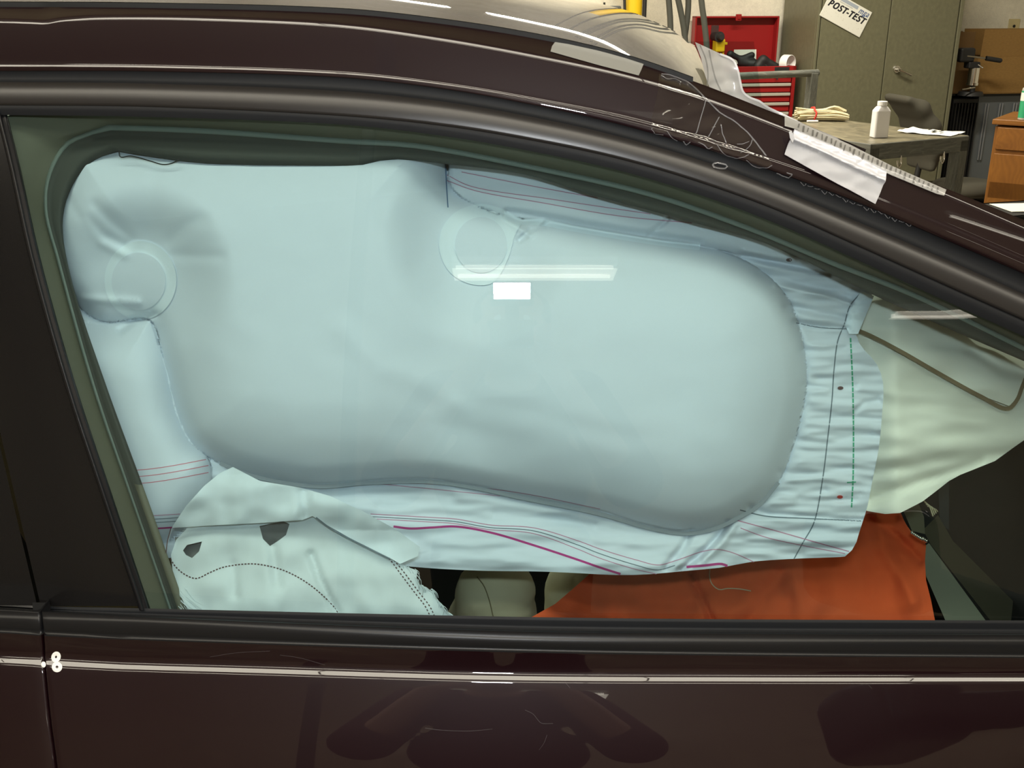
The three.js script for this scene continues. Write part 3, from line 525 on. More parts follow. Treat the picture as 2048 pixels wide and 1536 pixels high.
// distance to an outline, above zero inside it, from a table with a step of 4 pixels
function outlineTable(poly) {
  const x0 = 40, y0 = 230, nx = 446, ny = 240, f = new Float32Array(nx * ny);
  for (let j = 0; j < ny; j++) for (let i = 0; i < nx; i++) { const x = x0 + i * 4, y = y0 + j * 4; f[j * nx + i] = segDist(x, y, poly) * (inside(x, y, poly) ? 1 : -1); }
  return (x, y) => { const u = clamp((x - x0) / 4, 0, nx - 1.001), v = clamp((y - y0) / 4, 0, ny - 1.001), i = Math.floor(u), j = Math.floor(v), k = j * nx + i; return lerp(lerp(f[k], f[k + 1], u - i), lerp(f[k + nx], f[k + nx + 1], u - i), v - j); };
}
const inChamber = outlineTable(chamber), inColumn = outlineTable(column), inTop = outlineTable(topBag);
function bagOff(x, y) {
  let h = 0, flat = 1;
  const sC = inChamber(x, y), dC = Math.abs(sC);
  if (sC > 0) {
    let s = (1 - (1 - Math.min(dC / 250, 1)) ** 3) * 0.8 + (1 - (1 - Math.min(dC / 45, 1)) ** 2) * 0.2;
    const v = segDist(x, y, [[955, 560], [920, 700], [905, 800], [960, 990]]), g = Math.exp(-((v / 120) ** 2)) * 0.018 * smooth(dC, 0, 120);
    h = 0.066 * s - g; flat = 0;
  } else if (inColumn(x, y) > 0) { h = 0.036 * puff(inColumn(x, y) / 95); flat = 0; }
  else if (inTop(x, y) > 0) { h = 0.022 * puff(inTop(x, y) / 40); flat = 0; }
  for (const [cx, cy, r] of discs) { const d = Math.hypot(x - cx, (y - cy) * 0.93) - r * 0.92; h *= 0.42 + 0.58 * smooth(d, -12, 130); }
  let o = SEAM - h;
  if (flat) {
    const e = smooth(dC, 0, 25);
    const right = smooth(x, 1420, 1500);
    o += e * (right * (0.006 * noise(x / 150, y / 26, 2) + 0.003 * noise(x / 60, y / 13, 4)) + (1 - right) * (0.008 * noise(x / 170, y / 34, 6) + 0.002 * noise(x / 60, y / 16, 8)));
    o += 0.006 * Math.exp(-dC / 7);
    o -= 0.014 * smooth(y, 1020, 1150) * (1 - right);
  } else o += 0.0007 * noise(x / 60, y / 50, 3);
  folds.forEach(([p, w, d], i) => { const b = foldBox[i]; if (x > b[0] && x < b[1] && y > b[2] && y < b[3]) o += d * Math.exp(-((segDist(x, y, p) / w) ** 2)); });
  return o;
}
const bag = thing('curtain_airbag', 'inflated pale blue white curtain airbag filling the side window', 'airbag', [0, 0.9, -0.95]);
const bagOutline = [...path2([[60, 700], [110, 560], [70, 430], [110, 330], [200, 262]], 14), ...range(230, 1740, 60).map((x) => [x, bagTop(x) - 22]), ...path2([[1748, 582], [1732, 612], [1716, 642], [1712, 668], [1722, 692], [1752, 726], [1766, 765], [1764, 830], [1757, 900], [1745, 960], [1735, 1012], [1720, 1060], [1708, 1095], [1690, 1113]], 30), ...path2([[1680, 1114], [1560, 1119], [1500, 1124], [1443, 1135], [1380, 1141], [1290, 1149], [1230, 1150], [1150, 1146], [1080, 1143], [950, 1141], [830, 1134], [700, 1120], [420, 1110], [300, 1120]], 40), [200, 1120]];
partW('cushion', sheet(bagOutline, bagOff, { edge: 5.5, thick: 0.05 }), M.bag, bag);
const patch = (cx, cy, rx, ry, n = 40) => range(0, n - 1, n - 1).map((i) => [cx + Math.cos(i / n * 2 * Math.PI) * rx, cy + Math.sin(i / n * 2 * Math.PI) * ry]);
const lifted = (e) => (x, y) => bagOff(x, y) - e;
partW('patch', sheet(patch(281, 561, 72, 79), lifted(0.0016), { edge: 9, thick: 0.0012 }), M.bagPatch, bag, 'round fabric patch');
partW('patch', sheet(patch(277, 563, 54, 58), lifted(0.0028), { edge: 9, thick: 0.001 }), M.bag, bag, 'inner round of the fabric patch');
partW('patch', sheet(path2([[1045, 442], [1010, 420], [960, 408], [910, 425], [882, 462], [880, 505], [900, 545], [940, 568], [985, 566], [1015, 520], [1030, 470], [1045, 442]], 46).slice(0, -1), lifted(0.0016), { edge: 9, thick: 0.0012 }), M.bagPatch, bag, 'round fabric patch joined to a strip');
partW('patch', sheet(patch(962, 490, 52, 56), lifted(0.0028), { edge: 9, thick: 0.001 }), M.bag, bag);
const bagLine = (m, pts, w, more, label) => partW('stitch_or_crease_line', thread(pts, w, bagOff, more), m, bag, label);
partW('seam_or_shade_ribbon', thread([[1000, 428], [1040, 442], [1080, 444], [1150, 457], [1250, 474], [1330, 486], [1400, 494]], 13, bagOff, { lift: 0.005 }), M.bagBorder, bag, 'raised white seam strip');
partW('seam_or_shade_ribbon', thread([[440, 926], [500, 950], [560, 964], [640, 973], [732, 966], [864, 964], [951, 976], [1039, 995], [1200, 1028], [1302, 1057], [1376, 1067], [1434, 1056], [1478, 1035], [1516, 1012], [1557, 965]], 8, () => SEAM - 0.004, { lift: 0.002 }), std(lin(0.30, 0.33, 0.36), 0.9), bag, 'grey ribbon painting the shade in the seam along the chamber edge');  // shade in the gap under the chamber, put into a grey ribbon
bagLine(M.magenta, [[787, 1053], [820, 1057], [864, 1055], [911, 1053], [981, 1065], [1069, 1091], [1157, 1120], [1200, 1135], [1241, 1148]], 4.5, {}, 'thick magenta line');
bagLine(M.magenta, [[1373, 1134], [1410, 1131], [1443, 1128], [1455, 1132]], 5);
const A = [[741, 1028], [864, 1035], [911, 1038], [981, 1050], [1069, 1056], [1157, 1082], [1200, 1098], [1273, 1120], [1317, 1130], [1352, 1121], [1405, 1103], [1434, 1099], [1464, 1105], [1508, 1124]];
bagLine(M.pink, A, 1.8); bagLine(M.greyThreadOrShade, A.slice(0, 10).map(([x, y]) => [x - 2, y + 5 + 5 * smooth(x, 1000, 1300)]), 1.8); bagLine(M.pink, A.slice(0, 9).map(([x, y]) => [x - 4, y + 9 + 9 * smooth(x, 1000, 1250)]), 1.7);
bagLine(M.pink, [[1475, 1041], [1560, 1064], [1630, 1084], [1698, 1103]], 2.2); bagLine(M.pink, [[1481, 1056], [1530, 1074], [1610, 1092], [1690, 1107]], 1.8); bagLine(M.pink, [[760, 965], [900, 970], [1040, 986], [1200, 1018]], 1.4); bagLine(M.pink, [[760, 968], [864, 978], [1000, 992]], 1.4);
bagLine(M.pink, [[923, 344], [1064, 372], [1195, 396]], 1.7); bagLine(M.pink, [[894, 350], [940, 372], [1107, 399], [1301, 428]], 1.7); bagLine(M.pink, [[894, 361], [949, 381], [1081, 405], [1239, 432], [1384, 446]], 1.7);
bagLine(M.inkBlue, [[891, 328], [893, 370], [896, 415]], 2.4, {}, 'blue seam line');
for (const k of [0, 13, 27]) bagLine(M.rose, [[262, 941 + k], [300, 938 + k], [342, 932 + k], [417, 918 + k]], 1.6);
for (const [k, m, w] of [[0, M.pink, 1.5], [7, M.greyThreadOrShade, 1.4], [14, M.greyThreadOrShade, 1.4], [26, M.magenta, 3.5]]) bagLine(m, [[296, 1032 + k], [330, 1030 + k], [360, 1028 + k]], w);
bagLine(M.rose, [[438, 951], [450, 962], [464, 981]], 3.5); for (const k of [1, 2, 3]) bagLine(M.greyThreadOrShade, [[448 + k * 9, 944], [462 + k * 9, 958], [470 + k * 9, 974]], 1.4);
bagLine(M.greyThreadOrShade, [[1722, 585], [1700, 612], [1688, 650], [1676, 680], [1668, 740], [1664, 800], [1655, 880], [1645, 960], [1628, 1045], [1606, 1085], [1588, 1118]], 2.4, {}, 'grey seam line down the border');
bagLine(M.greyThreadOrShade, [[1592, 646], [1640, 655], [1698, 658]], 2.2); bagLine(M.greyThreadOrShade, [[1480, 1020], [1530, 1032], [1620, 1037], [1722, 1042]], 2.4);  // no thread here: crease shade of two border wrinkles painted as grey lines
bagLine(M.green, [[1701, 676], [1705, 760], [1707, 860], [1706, 960], [1703, 1016]], 3.2, { dash: [9, 2] }, 'green stitching');
bagLine(M.green, [[1694, 965], [1712, 964]], 2.4);
for (const [x, y, m] of [[1681, 776, M.brownThread], [1680, 994, M.red], [1578, 520, M.brownThread]]) partW('tack', sheet(patch(x, y, 6, 3.5, 12), lifted(0.0012), { edge: 8 }), m, bag);
// edge fold at the upper corner of the border
partW('border_fold', sheet([[1722, 582], [1748, 592], [1732, 630], [1716, 668], [1698, 668], [1690, 650], [1700, 620]], (x, y) => bagOff(x, y) - 0.006 - 0.004 * Math.sin((x - 1690) / 16), { edge: 7, thick: 0.001 }), M.bagBorder, bag, 'folded border corner');

// torn seat airbag, lower left
const tornOff = (x, y) => 0.052 - 0.018 * smooth(y, 1060, 1230) + 0.006 * noise(x / 80, y / 60, 11) + 0.0016 * noise(x / 30, y / 50, 12) - 0.012 * Math.exp(-(((x - 520) / 160) ** 2)) + 0.005 * Math.exp(-((segDist(x, y, [[545, 1095], [548, 1130], [556, 1170]]) / 12) ** 2)) + 0.006 * Math.exp(-((segDist(x, y, [[622, 1110], [640, 1160], [672, 1225]]) / 9) ** 2)) + 0.003 * Math.exp(-((segDist(x, y, [[465, 1130], [470, 1190]]) / 11) ** 2));
const tornBag = thing('torn_airbag', 'white torn seat airbag with ragged holes at the lower left of the window', 'airbag', [-0.22, 0.9, -0.9]);
const fray = [[792, 1120], [812, 1133], [835, 1141], [833, 1158], [838, 1170], [852, 1174], [862, 1183], [868, 1180], [870, 1196], [884, 1208], [892, 1222], [905, 1230], [890, 1236]];
partW('torn_cloth', sheet([[342, 1110], [352, 1080], [380, 1050], [520, 1036], [625, 1028], [650, 1040], ...fray, [880, 1262], [420, 1262], [386, 1240], [360, 1190], [346, 1150]], tornOff, { edge: 10, thick: 0.001, holes: [[[366, 1101], [374, 1090], [404, 1083], [398, 1103], [384, 1116], [372, 1110]], [[519, 1052], [566, 1042], [579, 1048], [572, 1070], [556, 1082], [540, 1092], [526, 1078]]] }), M.torn, tornBag);
partW('hole_shade_layer', sheet([[350, 1075], [420, 1060], [600, 1030], [600, 1100], [520, 1110], [400, 1130], [352, 1120]], (x, y) => tornOff(x, y) + 0.014, { edge: 12, thick: 0.001 }), std(lin(0.20, 0.20, 0.19), 0.9), tornBag, 'grey sheet painting the shaded bag interior behind the holes');  // grey colour stands in for the shade inside the bag
const collarOff = (x, y) => tornOff(x, y) - 0.012 - 0.01 * Math.sin(clamp((y - 950) / 110, 0, 1) * Math.PI) + 0.007 * Math.exp(-((segDist(x, y, [[607, 985], [610, 1030]]) / 13) ** 2)) + 0.004 * noise(x / 50, y / 40, 14);
partW('folded_collar', sheet([[330, 1105], [345, 1053], [372, 1012], [408, 972], [440, 946], [466, 934], [520, 962], [600, 975], [660, 992], [725, 1022], [790, 1058], [840, 1094], [836, 1112], [800, 1128], [780, 1116], [700, 1076], [650, 1048], [625, 1032], [605, 1040], [520, 1046], [420, 1051], [345, 1056]], collarOff, { edge: 9, thick: 0.0014 }), std(lin(0.68, 0.74, 0.775), 0.85, { bumpMap: again(weave, 50), bumpScale: 0.00008 }), tornBag, 'folded pale blue collar over the torn cloth');
const tstitch = (pts, w, more) => partW('stitch_or_crease_line', thread(pts, w, tornOff, more), M.brownThread, tornBag, 'brown dotted stitching');
tstitch([[341, 1118], [350, 1132], [368, 1148], [392, 1157], [420, 1145], [445, 1135], [480, 1129], [510, 1128], [545, 1134], [575, 1144], [610, 1163], [640, 1186], [668, 1214], [680, 1232]], 2.6, { dash: [4, 2.5], lift: 0.001 });
for (const k of [0, 9]) tstitch([[778 + k * 0.6, 1116 - k * 0.2], [800 + k, 1146], [830 + k, 1186], [850 + k, 1212], [862 + k, 1236]], 2.4, { dash: [4, 3.5], lift: 0.001 });
partW('stitch_or_crease_line', thread([[632, 1035], [660, 1056], [720, 1088], [780, 1118]], 3, (x, y) => Math.min(tornOff(x, y), collarOff(x, y)), { lift: 0.002 }), M.greyThreadOrShade, tornBag);
partW('stitch_or_crease_line', thread([[342, 1056], [335, 1082], [332, 1106]], 2, (x, y) => collarOff(x, y), { lift: 0.002 }), M.brownThread, tornBag);
{ // frayed threads along the torn edge
  const g = [];
  for (let i = 0; i < 46; i++) { const k = rnd() * (fray.length - 2), j = Math.floor(k), s = k - j, x = lerp(fray[j][0], fray[j + 1][0], s), y = lerp(fray[j][1], fray[j + 1][1], s), a = 0.55 + rnd() * 0.8, l = 6 + 18 * rnd(), o = tornOff(x, y); g.push(tube([hit(x - 4, y - 3, o - 0.001), hit(x + Math.cos(a) * l * 0.5, y + Math.sin(a) * l * 0.5, o - 0.003), hit(x + Math.cos(a + 0.3) * l, y + Math.sin(a + 0.3) * l, o - 0.001)], 0.0003, 5, 4)); }
  for (let i = 0; i < 20; i++) { const x = 352 + rnd() * 30, y = 1176 + rnd() * 50, o = tornOff(x, y); g.push(tube([hit(x, y, o - 0.001), hit(x + 20, y + 16 + 10 * rnd(), o - 0.003), hit(x + 50 + 20 * rnd(), y + 40, o - 0.001)], 0.0003, 5, 4)); }
  const fr = partW('frayed_thread', g, M.torn, tornBag, 'loose frayed threads'); fr.userData.kind = 'stuff';
}
// front airbag, right
const creamOff = (x, y) => 0.116 + 0.022 * (1 - smooth(x, 1730, 1800)) + 0.00007 * (x - 1750) + 0.008 * noise(x / 160, y / 60, 21) + 0.003 * noise(x / 80, y / 30, 22) - 0.02 * Math.exp(-(((y - 840 - (x - 1750) * 0.1) / 110) ** 2)) + 0.006 * Math.exp(-((segDist(x, y, [[1740, 945], [1860, 925], [2060, 905]]) / 16) ** 2)) + 0.005 * Math.exp(-((segDist(x, y, [[1740, 1000], [1850, 960], [1960, 925]]) / 12) ** 2)) + 0.004 * Math.exp(-((segDist(x, y, [[1770, 805], [1900, 815], [2060, 835]]) / 14) ** 2)) + 0.005 * Math.exp(-((segDist(x, y, [[1940, 700], [2000, 735], [2060, 752]]) / 10) ** 2));
const frontBag = thing('front_airbag', 'cream deflated front airbag with a brown tape line right of the curtain airbag', 'airbag', [0.42, 0.95, -1.0]);
partW('cushion', sheet([[1690, 590], [1740, 560], [1880, 620], [2060, 700], [2180, 760], [2180, 800], [2060, 872], [2030, 893], [1990, 922], [1955, 936], [1920, 950], [1898, 962], [1870, 984], [1845, 1003], [1818, 1017], [1800, 1026], [1770, 1028], [1735, 1022], [1700, 1010], [1690, 800]], creamOff, { edge: 11, thick: 0.0015 }), M.cream, frontBag);
const flapOff = (x, y) => creamOff(x, y) - 0.006 - 0.012 * Math.exp(-((segDist(x, y, [[1720, 640], [1900, 720], [2050, 790]]) / 40) ** 2));
partW('folded_flap', sheet([[1722, 664], [1738, 600], [1790, 590], [1900, 645], [2060, 716], [2150, 770], [2060, 760], [2048, 782], [2018, 812], [1960, 790], [1880, 746], [1800, 700]], flapOff, { edge: 10, thick: 0.0015 }), M.cream, frontBag, 'folded upper flap of the cream airbag');
partW('tape_line', thread([[1716, 661], [1740, 671], [1800, 702], [1880, 748], [1960, 792], [2016, 817], [2034, 800], [2044, 775], [2056, 745]], 8, flapOff, { lift: 0.0012 }), M.brownTape, frontBag, 'brown tape line');
partW('frayed_thread', [0, 1, 2, 3].map((i) => tube([at(1846 + i * 3, 1000 + i * 4, 1.16), at(1858 + i * 4, 1012 + i * 2, 1.16), at(1866 + i * 3, 1032 - i * 3, 1.15)], 0.0008, 8, 5)), M.string, frontBag);
// orange cloth
const orangeOff = (x, y) => 0.30 - 0.11 * (1 - smooth(x, 1050, 1230)) - 0.00045 * (y - 1040) + 0.016 * noise(x / 130, y / 60, 31) + 0.006 * noise(x / 40, y / 70, 32) + 0.01 * Math.exp(-((segDist(x, y, [[1380, 1150], [1400, 1190], [1425, 1245]]) / 8) ** 2)) + 0.008 * Math.exp(-((segDist(x, y, [[1740, 1040], [1790, 1070], [1840, 1120]]) / 9) ** 2)) - 0.008 * Math.exp(-((segDist(x, y, [[1755, 1030], [1770, 1100], [1830, 1200]]) / 16) ** 2)) + 0.012 * Math.exp(-((segDist(x, y, [[1560, 1150], [1520, 1210], [1500, 1240]]) / 20) ** 2));
const cloth = thing('orange_cloth', 'bright orange cloth draped under the lower edge of the curtain airbag', 'cloth', [0.3, 0.85, -1.15]);
partW('drape', sheet([[1010, 1262], [1060, 1236], [1110, 1208], [1150, 1174], [1190, 1138], [1240, 1090], [1500, 1060], [1700, 1000], [1740, 1000], [1796, 1012], [1806, 1036], [1812, 1054], [1826, 1072], [1846, 1084], [1852, 1090], [1850, 1122], [1852, 1160], [1862, 1200], [1874, 1262]], orangeOff, { edge: 12, thick: 0.002 }), M.orange, cloth);
partW('loose_thread', thread([[1420, 1138], [1419, 1152], [1424, 1168], [1438, 1179], [1455, 1177], [1480, 1178], [1502, 1182]], 2, orangeOff, { lift: 0.004 }), M.string, cloth, 'loose white thread');
partW('hem', thread([[1800, 1030], [1814, 1056], [1832, 1076], [1850, 1088]], 5, orangeOff, { lift: 0.003 }), M.orange, cloth);
// rim of silvery beads beside the cloth
const chain = thing('bead_chain', 'short row of grey metal beads beside the corner of the orange cloth', 'chain', [at(1838, 1076, 1.2).x, at(1838, 1076, 1.2).y, at(1838, 1076, 1.2).z]);
partW('bead', range(0, 9, 9).map((i) => new THREE.SphereGeometry(0.0022, 8, 6).translate(...at(1824 + i * 3.2, 1066 + i * 2 + (i > 6 ? -2 : 0), 1.2).toArray())), M.chrome, chain);
partW('strap', sheet([[1806, 1020], [1836, 1004], [1848, 1034], [1850, 1068], [1824, 1062]], () => 0.31, { edge: 10, thick: 0.006 }), std(lin(0.14, 0.13, 0.08), 0.8), chain, 'olive strap');
// crash dummy's legs
const dummy = thing('crash_dummy', 'tan trousered knees of a seated crash test dummy below the curtain airbag', 'dummy', [at(985, 1300, 1.3).x, 0.35, at(985, 1300, 1.3).z]);
{
  const k1 = at(992, 1192, 1.205), k2 = at(1170, 1188, 1.47);
  const f = bones([[[k1.x, k1.y, k1.z], [k1.x + 0.01, k1.y - 0.3, k1.z + 0.03], 0.040, 0.055], [[k1.x, k1.y, k1.z], [k1.x - 0.05, k1.y - 0.26, k1.z - 0.2], 0.039, 0.07], [[k2.x, k2.y, k2.z], [k2.x + 0.01, k2.y - 0.3, k2.z + 0.02], 0.050, 0.07], [[k2.x, k2.y, k2.z], [k2.x + 0.04, k2.y - 0.26, k2.z - 0.2], 0.05, 0.08]], 0.03);
  const g = (x, y, z) => f(x, y, z) + 0.0030 * Math.exp(-(((y - k1.y - 0.004 + 6 * (x - k1.x - 0.01) ** 2) / 0.006) ** 2)) + 0.0022 * Math.exp(-(((y - k1.y + 0.02 + 5 * (x - k1.x + 0.02) ** 2) / 0.007) ** 2)) + 0.002 * noise(x * 30, y * 45, z * 30);
  partW('trousers', blob(g, [k1.x - 0.55, 0.3, -1.75], [k2.x + 0.14, 1.05, -0.95], 0.0085), M.tan, dummy);
  const e = (px, py) => at(px, py, 1.1585);
  partW('trouser_seam', [tube([e(954, 1153), e(968, 1172), e(979, 1202), e(987, 1236)], 0.0006, 14, 5)], std(lin(0.2, 0.15, 0.07), 0.9), dummy);
  partW('hand', blob(bones([[[k1.x - 0.03, k1.y + 0.015, k1.z - 0.1], [k1.x - 0.08, k1.y + 0.03, k1.z - 0.1], 0.02, 0.018], [[k1.x - 0.03, k1.y + 0.015, k1.z - 0.1], [k1.x + 0.03, k1.y + 0.03, k1.z - 0.1], 0.016, 0.012]]), [k1.x - 0.14, k1.y - 0.05, k1.z - 0.16], [k1.x + 0.1, k1.y + 0.1, k1.z - 0.04], 0.008), std(lin(0.22, 0.085, 0.045), 0.7), dummy, 'reddish brown vinyl hand');
}

// ---------------------------------------------------------------- tape and clear film on the roof rail and pillar
const railLift = (e) => () => -e;
const tapeA = partW('tape', sheet([[1110, 84], [1136, 88], [1200, 102], [1250, 116], [1287, 128], [1282, 140], [1277, 151], [1200, 131], [1150, 117], [1101, 103], [1104, 92]], railLift(0.0012), { edge: 12, thick: 0.0006, place: railAt }), M.greyTape);
tapeA.userData = { label: 'long translucent grey strip of tape along the top of the roof rail', category: 'tape' };
const tapeB = thing('tape', 'short wide white strip of tape stuck across the sloping windscreen pillar', 'tape', railAt(1670, 330, -0.002).toArray());
const tB = (x, y) => -0.004 - 0.003 * Math.exp(-((segDist(x, y, [[1580, 275], [1768, 362]]) / 5) ** 2)) - 0.0012 * noise(x / 30, y / 20, 41);
partW('backing', sheet([[1587, 258], [1620, 272], [1700, 306], [1771, 341], [1768, 356], [1758, 384], [1748, 408], [1700, 382], [1640, 350], [1567, 309], [1574, 288]], tB, { edge: 8, thick: 0.001, place: railAt }), M.whiteTape, tapeB);
partW('lifted_edge', sheet([[1586, 260], [1620, 274], [1700, 308], [1769, 345], [1765, 362], [1700, 334], [1640, 303], [1581, 279]], (x, y) => tB(x, y) - 0.0012 - 0.0015 * noise(x / 16, y / 9, 43), { edge: 6, thick: 0.0008, place: railAt }), phys(lin(0.72, 0.72, 0.76), 0.15, { clearcoat: 1 }), tapeB, 'glossy wrinkled upper edge');
partW('lifted_edge', sheet([[1571, 264], [1576, 262], [1582, 276], [1578, 286], [1573, 276]], railLift(0.012), { edge: 8, thick: 0.0006, place: railAt }), M.whiteTape, tapeB);
const film = thing('clear_film', 'clear wrinkled plastic film stuck over the pillar with bright creases', 'film', railAt(1440, 250, -0.002).toArray());
const filmOff = (x, y) => -0.0018 - 0.0007 * noise(x / 46, y / 30, 51);
partW('film_sheet', sheet([[1318, 148], [1360, 156], [1392, 175], [1412, 196], [1440, 224], [1482, 254], [1508, 279], [1532, 310], [1545, 331], [1518, 337], [1490, 324], [1462, 316], [1424, 302], [1398, 286], [1366, 286], [1334, 264], [1306, 268], [1302, 240], [1314, 190]], filmOff, { edge: 6, thick: 0.0004, place: railAt }), M.clear, film, 'thin clear sheet');
const strand = (pts, w, l = 0.0025) => thread(pts.flatMap(([x, y], i) => { const q = pts[i + 1]; return q ? [[x, y], [(x + q[0]) / 2 + 1.3 * noise(x / 7, y / 7, 81), (y + q[1]) / 2 + 1.3 * noise(x / 7, y / 7, 82)]] : [[x, y]]; }), w * 0.5, railLift(0.001), { lift: l, place: railAt, step: 4 });
const crease = phys(lin(0.42, 0.42, 0.44), 0.12, { clearcoat: 1, transparent: true, opacity: 0.4 });
partW('film_crease', strand([[1322, 148], [1340, 150], [1357, 156], [1374, 163], [1390, 176], [1408, 194], [1422, 208], [1438, 224], [1454, 234], [1468, 242], [1481, 253], [1494, 264], [1505, 277], [1518, 294], [1531, 311]], 5, 0.004), crease, film, 'gathered edge of the film');
for (const [pts, w] of [
  [[[1322, 150], [1334, 158], [1350, 157], [1362, 164]], 3], [[[1411, 200], [1404, 226], [1396, 254], [1391, 268]], 4], [[[1438, 234], [1428, 252], [1416, 274]], 4], [[[1441, 248], [1444, 266], [1452, 286]], 4], [[[1433, 288], [1442, 302], [1454, 312], [1473, 317], [1488, 314], [1497, 309]], 3], [[[1473, 288], [1484, 288], [1497, 283]], 3], [[[1492, 320], [1504, 331], [1518, 336], [1534, 336], [1543, 331]], 3],
  [[[1333, 261], [1342, 274], [1354, 282]], 2.5],  [[[1504, 278], [1500, 290], [1490, 300], [1480, 306]], 2.5], [[[1552, 346], [1564, 352], [1577, 356], [1584, 349], [1572, 345]], 4], [[[1366, 282], [1372, 290], [1380, 284]], 4], [[[1396, 284], [1408, 290], [1416, 298], [1424, 294]], 4], [[[1302, 258], [1310, 268], [1326, 270]], 2],
]) partW('film_crease', strand(pts, w), crease, film);
partW('film_crease', range(0, 15, 15).map((i) => strand([[1600 + i * 14, 364 + i * 5.4 + 2 * Math.sin(i)], [1608 + i * 14, 369 + i * 5.6 + 3 * Math.cos(i * 2)], [1611 + i * 14, 367 + i * 5.5]], 2.2, 0.0015)), crease, film, 'row of small bubbles along the lower edge');
partW('film_bubble', thread([[1424, 330], [1430, 326], [1442, 327], [1454, 331], [1452, 336], [1440, 337], [1428, 334], [1424, 330]], 3, railLift(0.001), { lift: 0.002, place: railAt }), crease, film);
// ribbed clear strip above the white tape
const strip = thing('clear_strip', 'ribbed clear plastic strip along the top edge of the sloping pillar', 'film', railAt(1700, 305, -0.002).toArray());
partW('strip', sheet([[1568, 232], [1606, 248], [1700, 290], [1780, 331], [1890, 379], [1886, 391], [1872, 388], [1780, 350], [1700, 312], [1640, 283], [1590, 258], [1568, 252]], railLift(0.003), { edge: 10, thick: 0.0012, place: railAt }), phys(lin(0.62, 0.61, 0.58), 0.25, { transparent: true, opacity: 0.5, clearcoat: 1 }), strip);
partW('rib', range(0, 30, 30).map((i) => { const x = 1596 + i * 9.2, y = 246 + i * 4.25; return thread([[x, y + 1], [x - 2 + 2 * Math.sin(i * 3), y + 9 + 5 * Math.sin(i * 1.7) ** 2]], 3.4 + Math.sin(i * 2.3), railLift(0.0042), { lift: 0.0015, place: railAt }); }), phys(lin(0.09, 0.09, 0.09), 0.25, { clearcoat: 1, transparent: true, opacity: 0.55 }), strip, 'dark ribs across the strip');
// stiff film standing up at the windscreen corner
{
  const curl = thing('film_flap', 'stiff milky plastic flap standing up at the corner of roof and windscreen', 'film', railAt(1460, 190, 0.03).toArray());
  const base = railAt(1440, 170).z, put = (x, y, o) => { const d = ray(x, y); return d.multiplyScalar((base - 0.02 - o) / d.z).add(EYE); };
  const o = (x, y) => 0.016 * Math.sin((x - 1400) / 38) + 0.0018 * noise(x / 26, y / 26, 61);
  const foldGrey = phys(lin(0.30, 0.30, 0.29), 0.3, { transparent: true, opacity: 0.5 });
  partW('flap', sheet([[1390, 84], [1412, 94], [1440, 107], [1456, 113], [1467, 120], [1475, 138], [1480, 160], [1486, 183], [1498, 194], [1520, 203], [1533, 213], [1570, 231], [1612, 252], [1650, 272], [1610, 258], [1566, 240], [1500, 214], [1440, 190], [1420, 178], [1410, 150], [1402, 116]], o, { edge: 6, thick: 0.0012, place: put }), phys(lin(0.56, 0.55, 0.53), 0.3, { transparent: true, opacity: 0.75, clearcoat: 0.8, clearcoatRoughness: 0.1 }), curl);
  partW('rim', thread([[1440, 108], [1456, 114], [1467, 121], [1475, 138], [1480, 160], [1486, 183], [1498, 194], [1520, 203], [1533, 213], [1570, 231], [1612, 252]], 4, o, { lift: 0.002, place: put }), phys(lin(0.75, 0.74, 0.74), 0.15, { clearcoat: 1 }), curl, 'bright rounded rim');
  partW('crease', thread([[1418, 100], [1424, 130], [1432, 160], [1442, 182]], 3, o, { lift: 0.001, place: put }), foldGrey, curl);
  partW('crease', thread([[1400, 90], [1412, 120], [1416, 150], [1414, 172]], 3, o, { lift: 0.001, place: put }), foldGrey, curl);
}

// ---------------------------------------------------------------- the workshop beyond the car
function local(name, label, category, lx, y, lz, turn = 0, group) { const p = room(lx, y, lz); return thing(name, label, category, [p.x, p.y, p.z], ROOM_TURN + turn, group); }
// two-door steel cabinet
const CZ = -7.725, cl = onPlane(1633, 60, CZ).x, cr = onPlane(1921, 60, CZ).x, seam = onPlane(1776.5, 60, CZ).x, CH = 1.98;
{
  const w = cr - cl, c = local('steel_cabinet', 'tall grey-green steel cabinet with two doors and a chrome handle', 'cabinet', (cl + cr) / 2, 0, CZ);
  part('body', [box(w, CH, 0.58, 0, CH / 2, -0.31, 0.006), box(0.02, CH - 0.1, 0.03, -w / 2 + 0.01, CH / 2, -0.006), box(0.03, CH - 0.1, 0.03, w / 2 - 0.015, CH / 2, -0.006)], M.cabinet, c);
  const s = seam - (cl + cr) / 2, hgt = CH - 0.14;
  for (const [a, b] of [[-w / 2 + 0.028, s - 0.004], [s + 0.004, w / 2 - 0.04]]) {
    const d = part('door', box(b - a, hgt, 0.022, (a + b) / 2, CH / 2 + 0.03, -0.006, 0.004), M.cabinet, c);
    if (a > s) {
      const h = onPlane(1792, 138, CZ), x = h.x - (cl + cr) / 2, y = h.y;
      part('handle', [cyl(0.026, 0.03, 0.014).rotateX(Math.PI / 2).translate(x, y, 0.012), cyl(0.014, 0.016, 0.03).rotateX(Math.PI / 2).translate(x + 0.006, y - 0.004, 0.03), tube([V(x + 0.005, y - 0.005, 0.042), V(x + 0.05, y - 0.022, 0.046), V(x + 0.11, y - 0.046, 0.046)], 0.009, 14, 10)], M.chrome, d, 'chrome lever handle');
    }
  }
  part('shelf_label', [box(0.03, 0.02, 0.001, 0, 0, 0)], M.paper, c, 'small pale label').position.set(-w / 2 - 0.001, 0.93, -0.3);
}
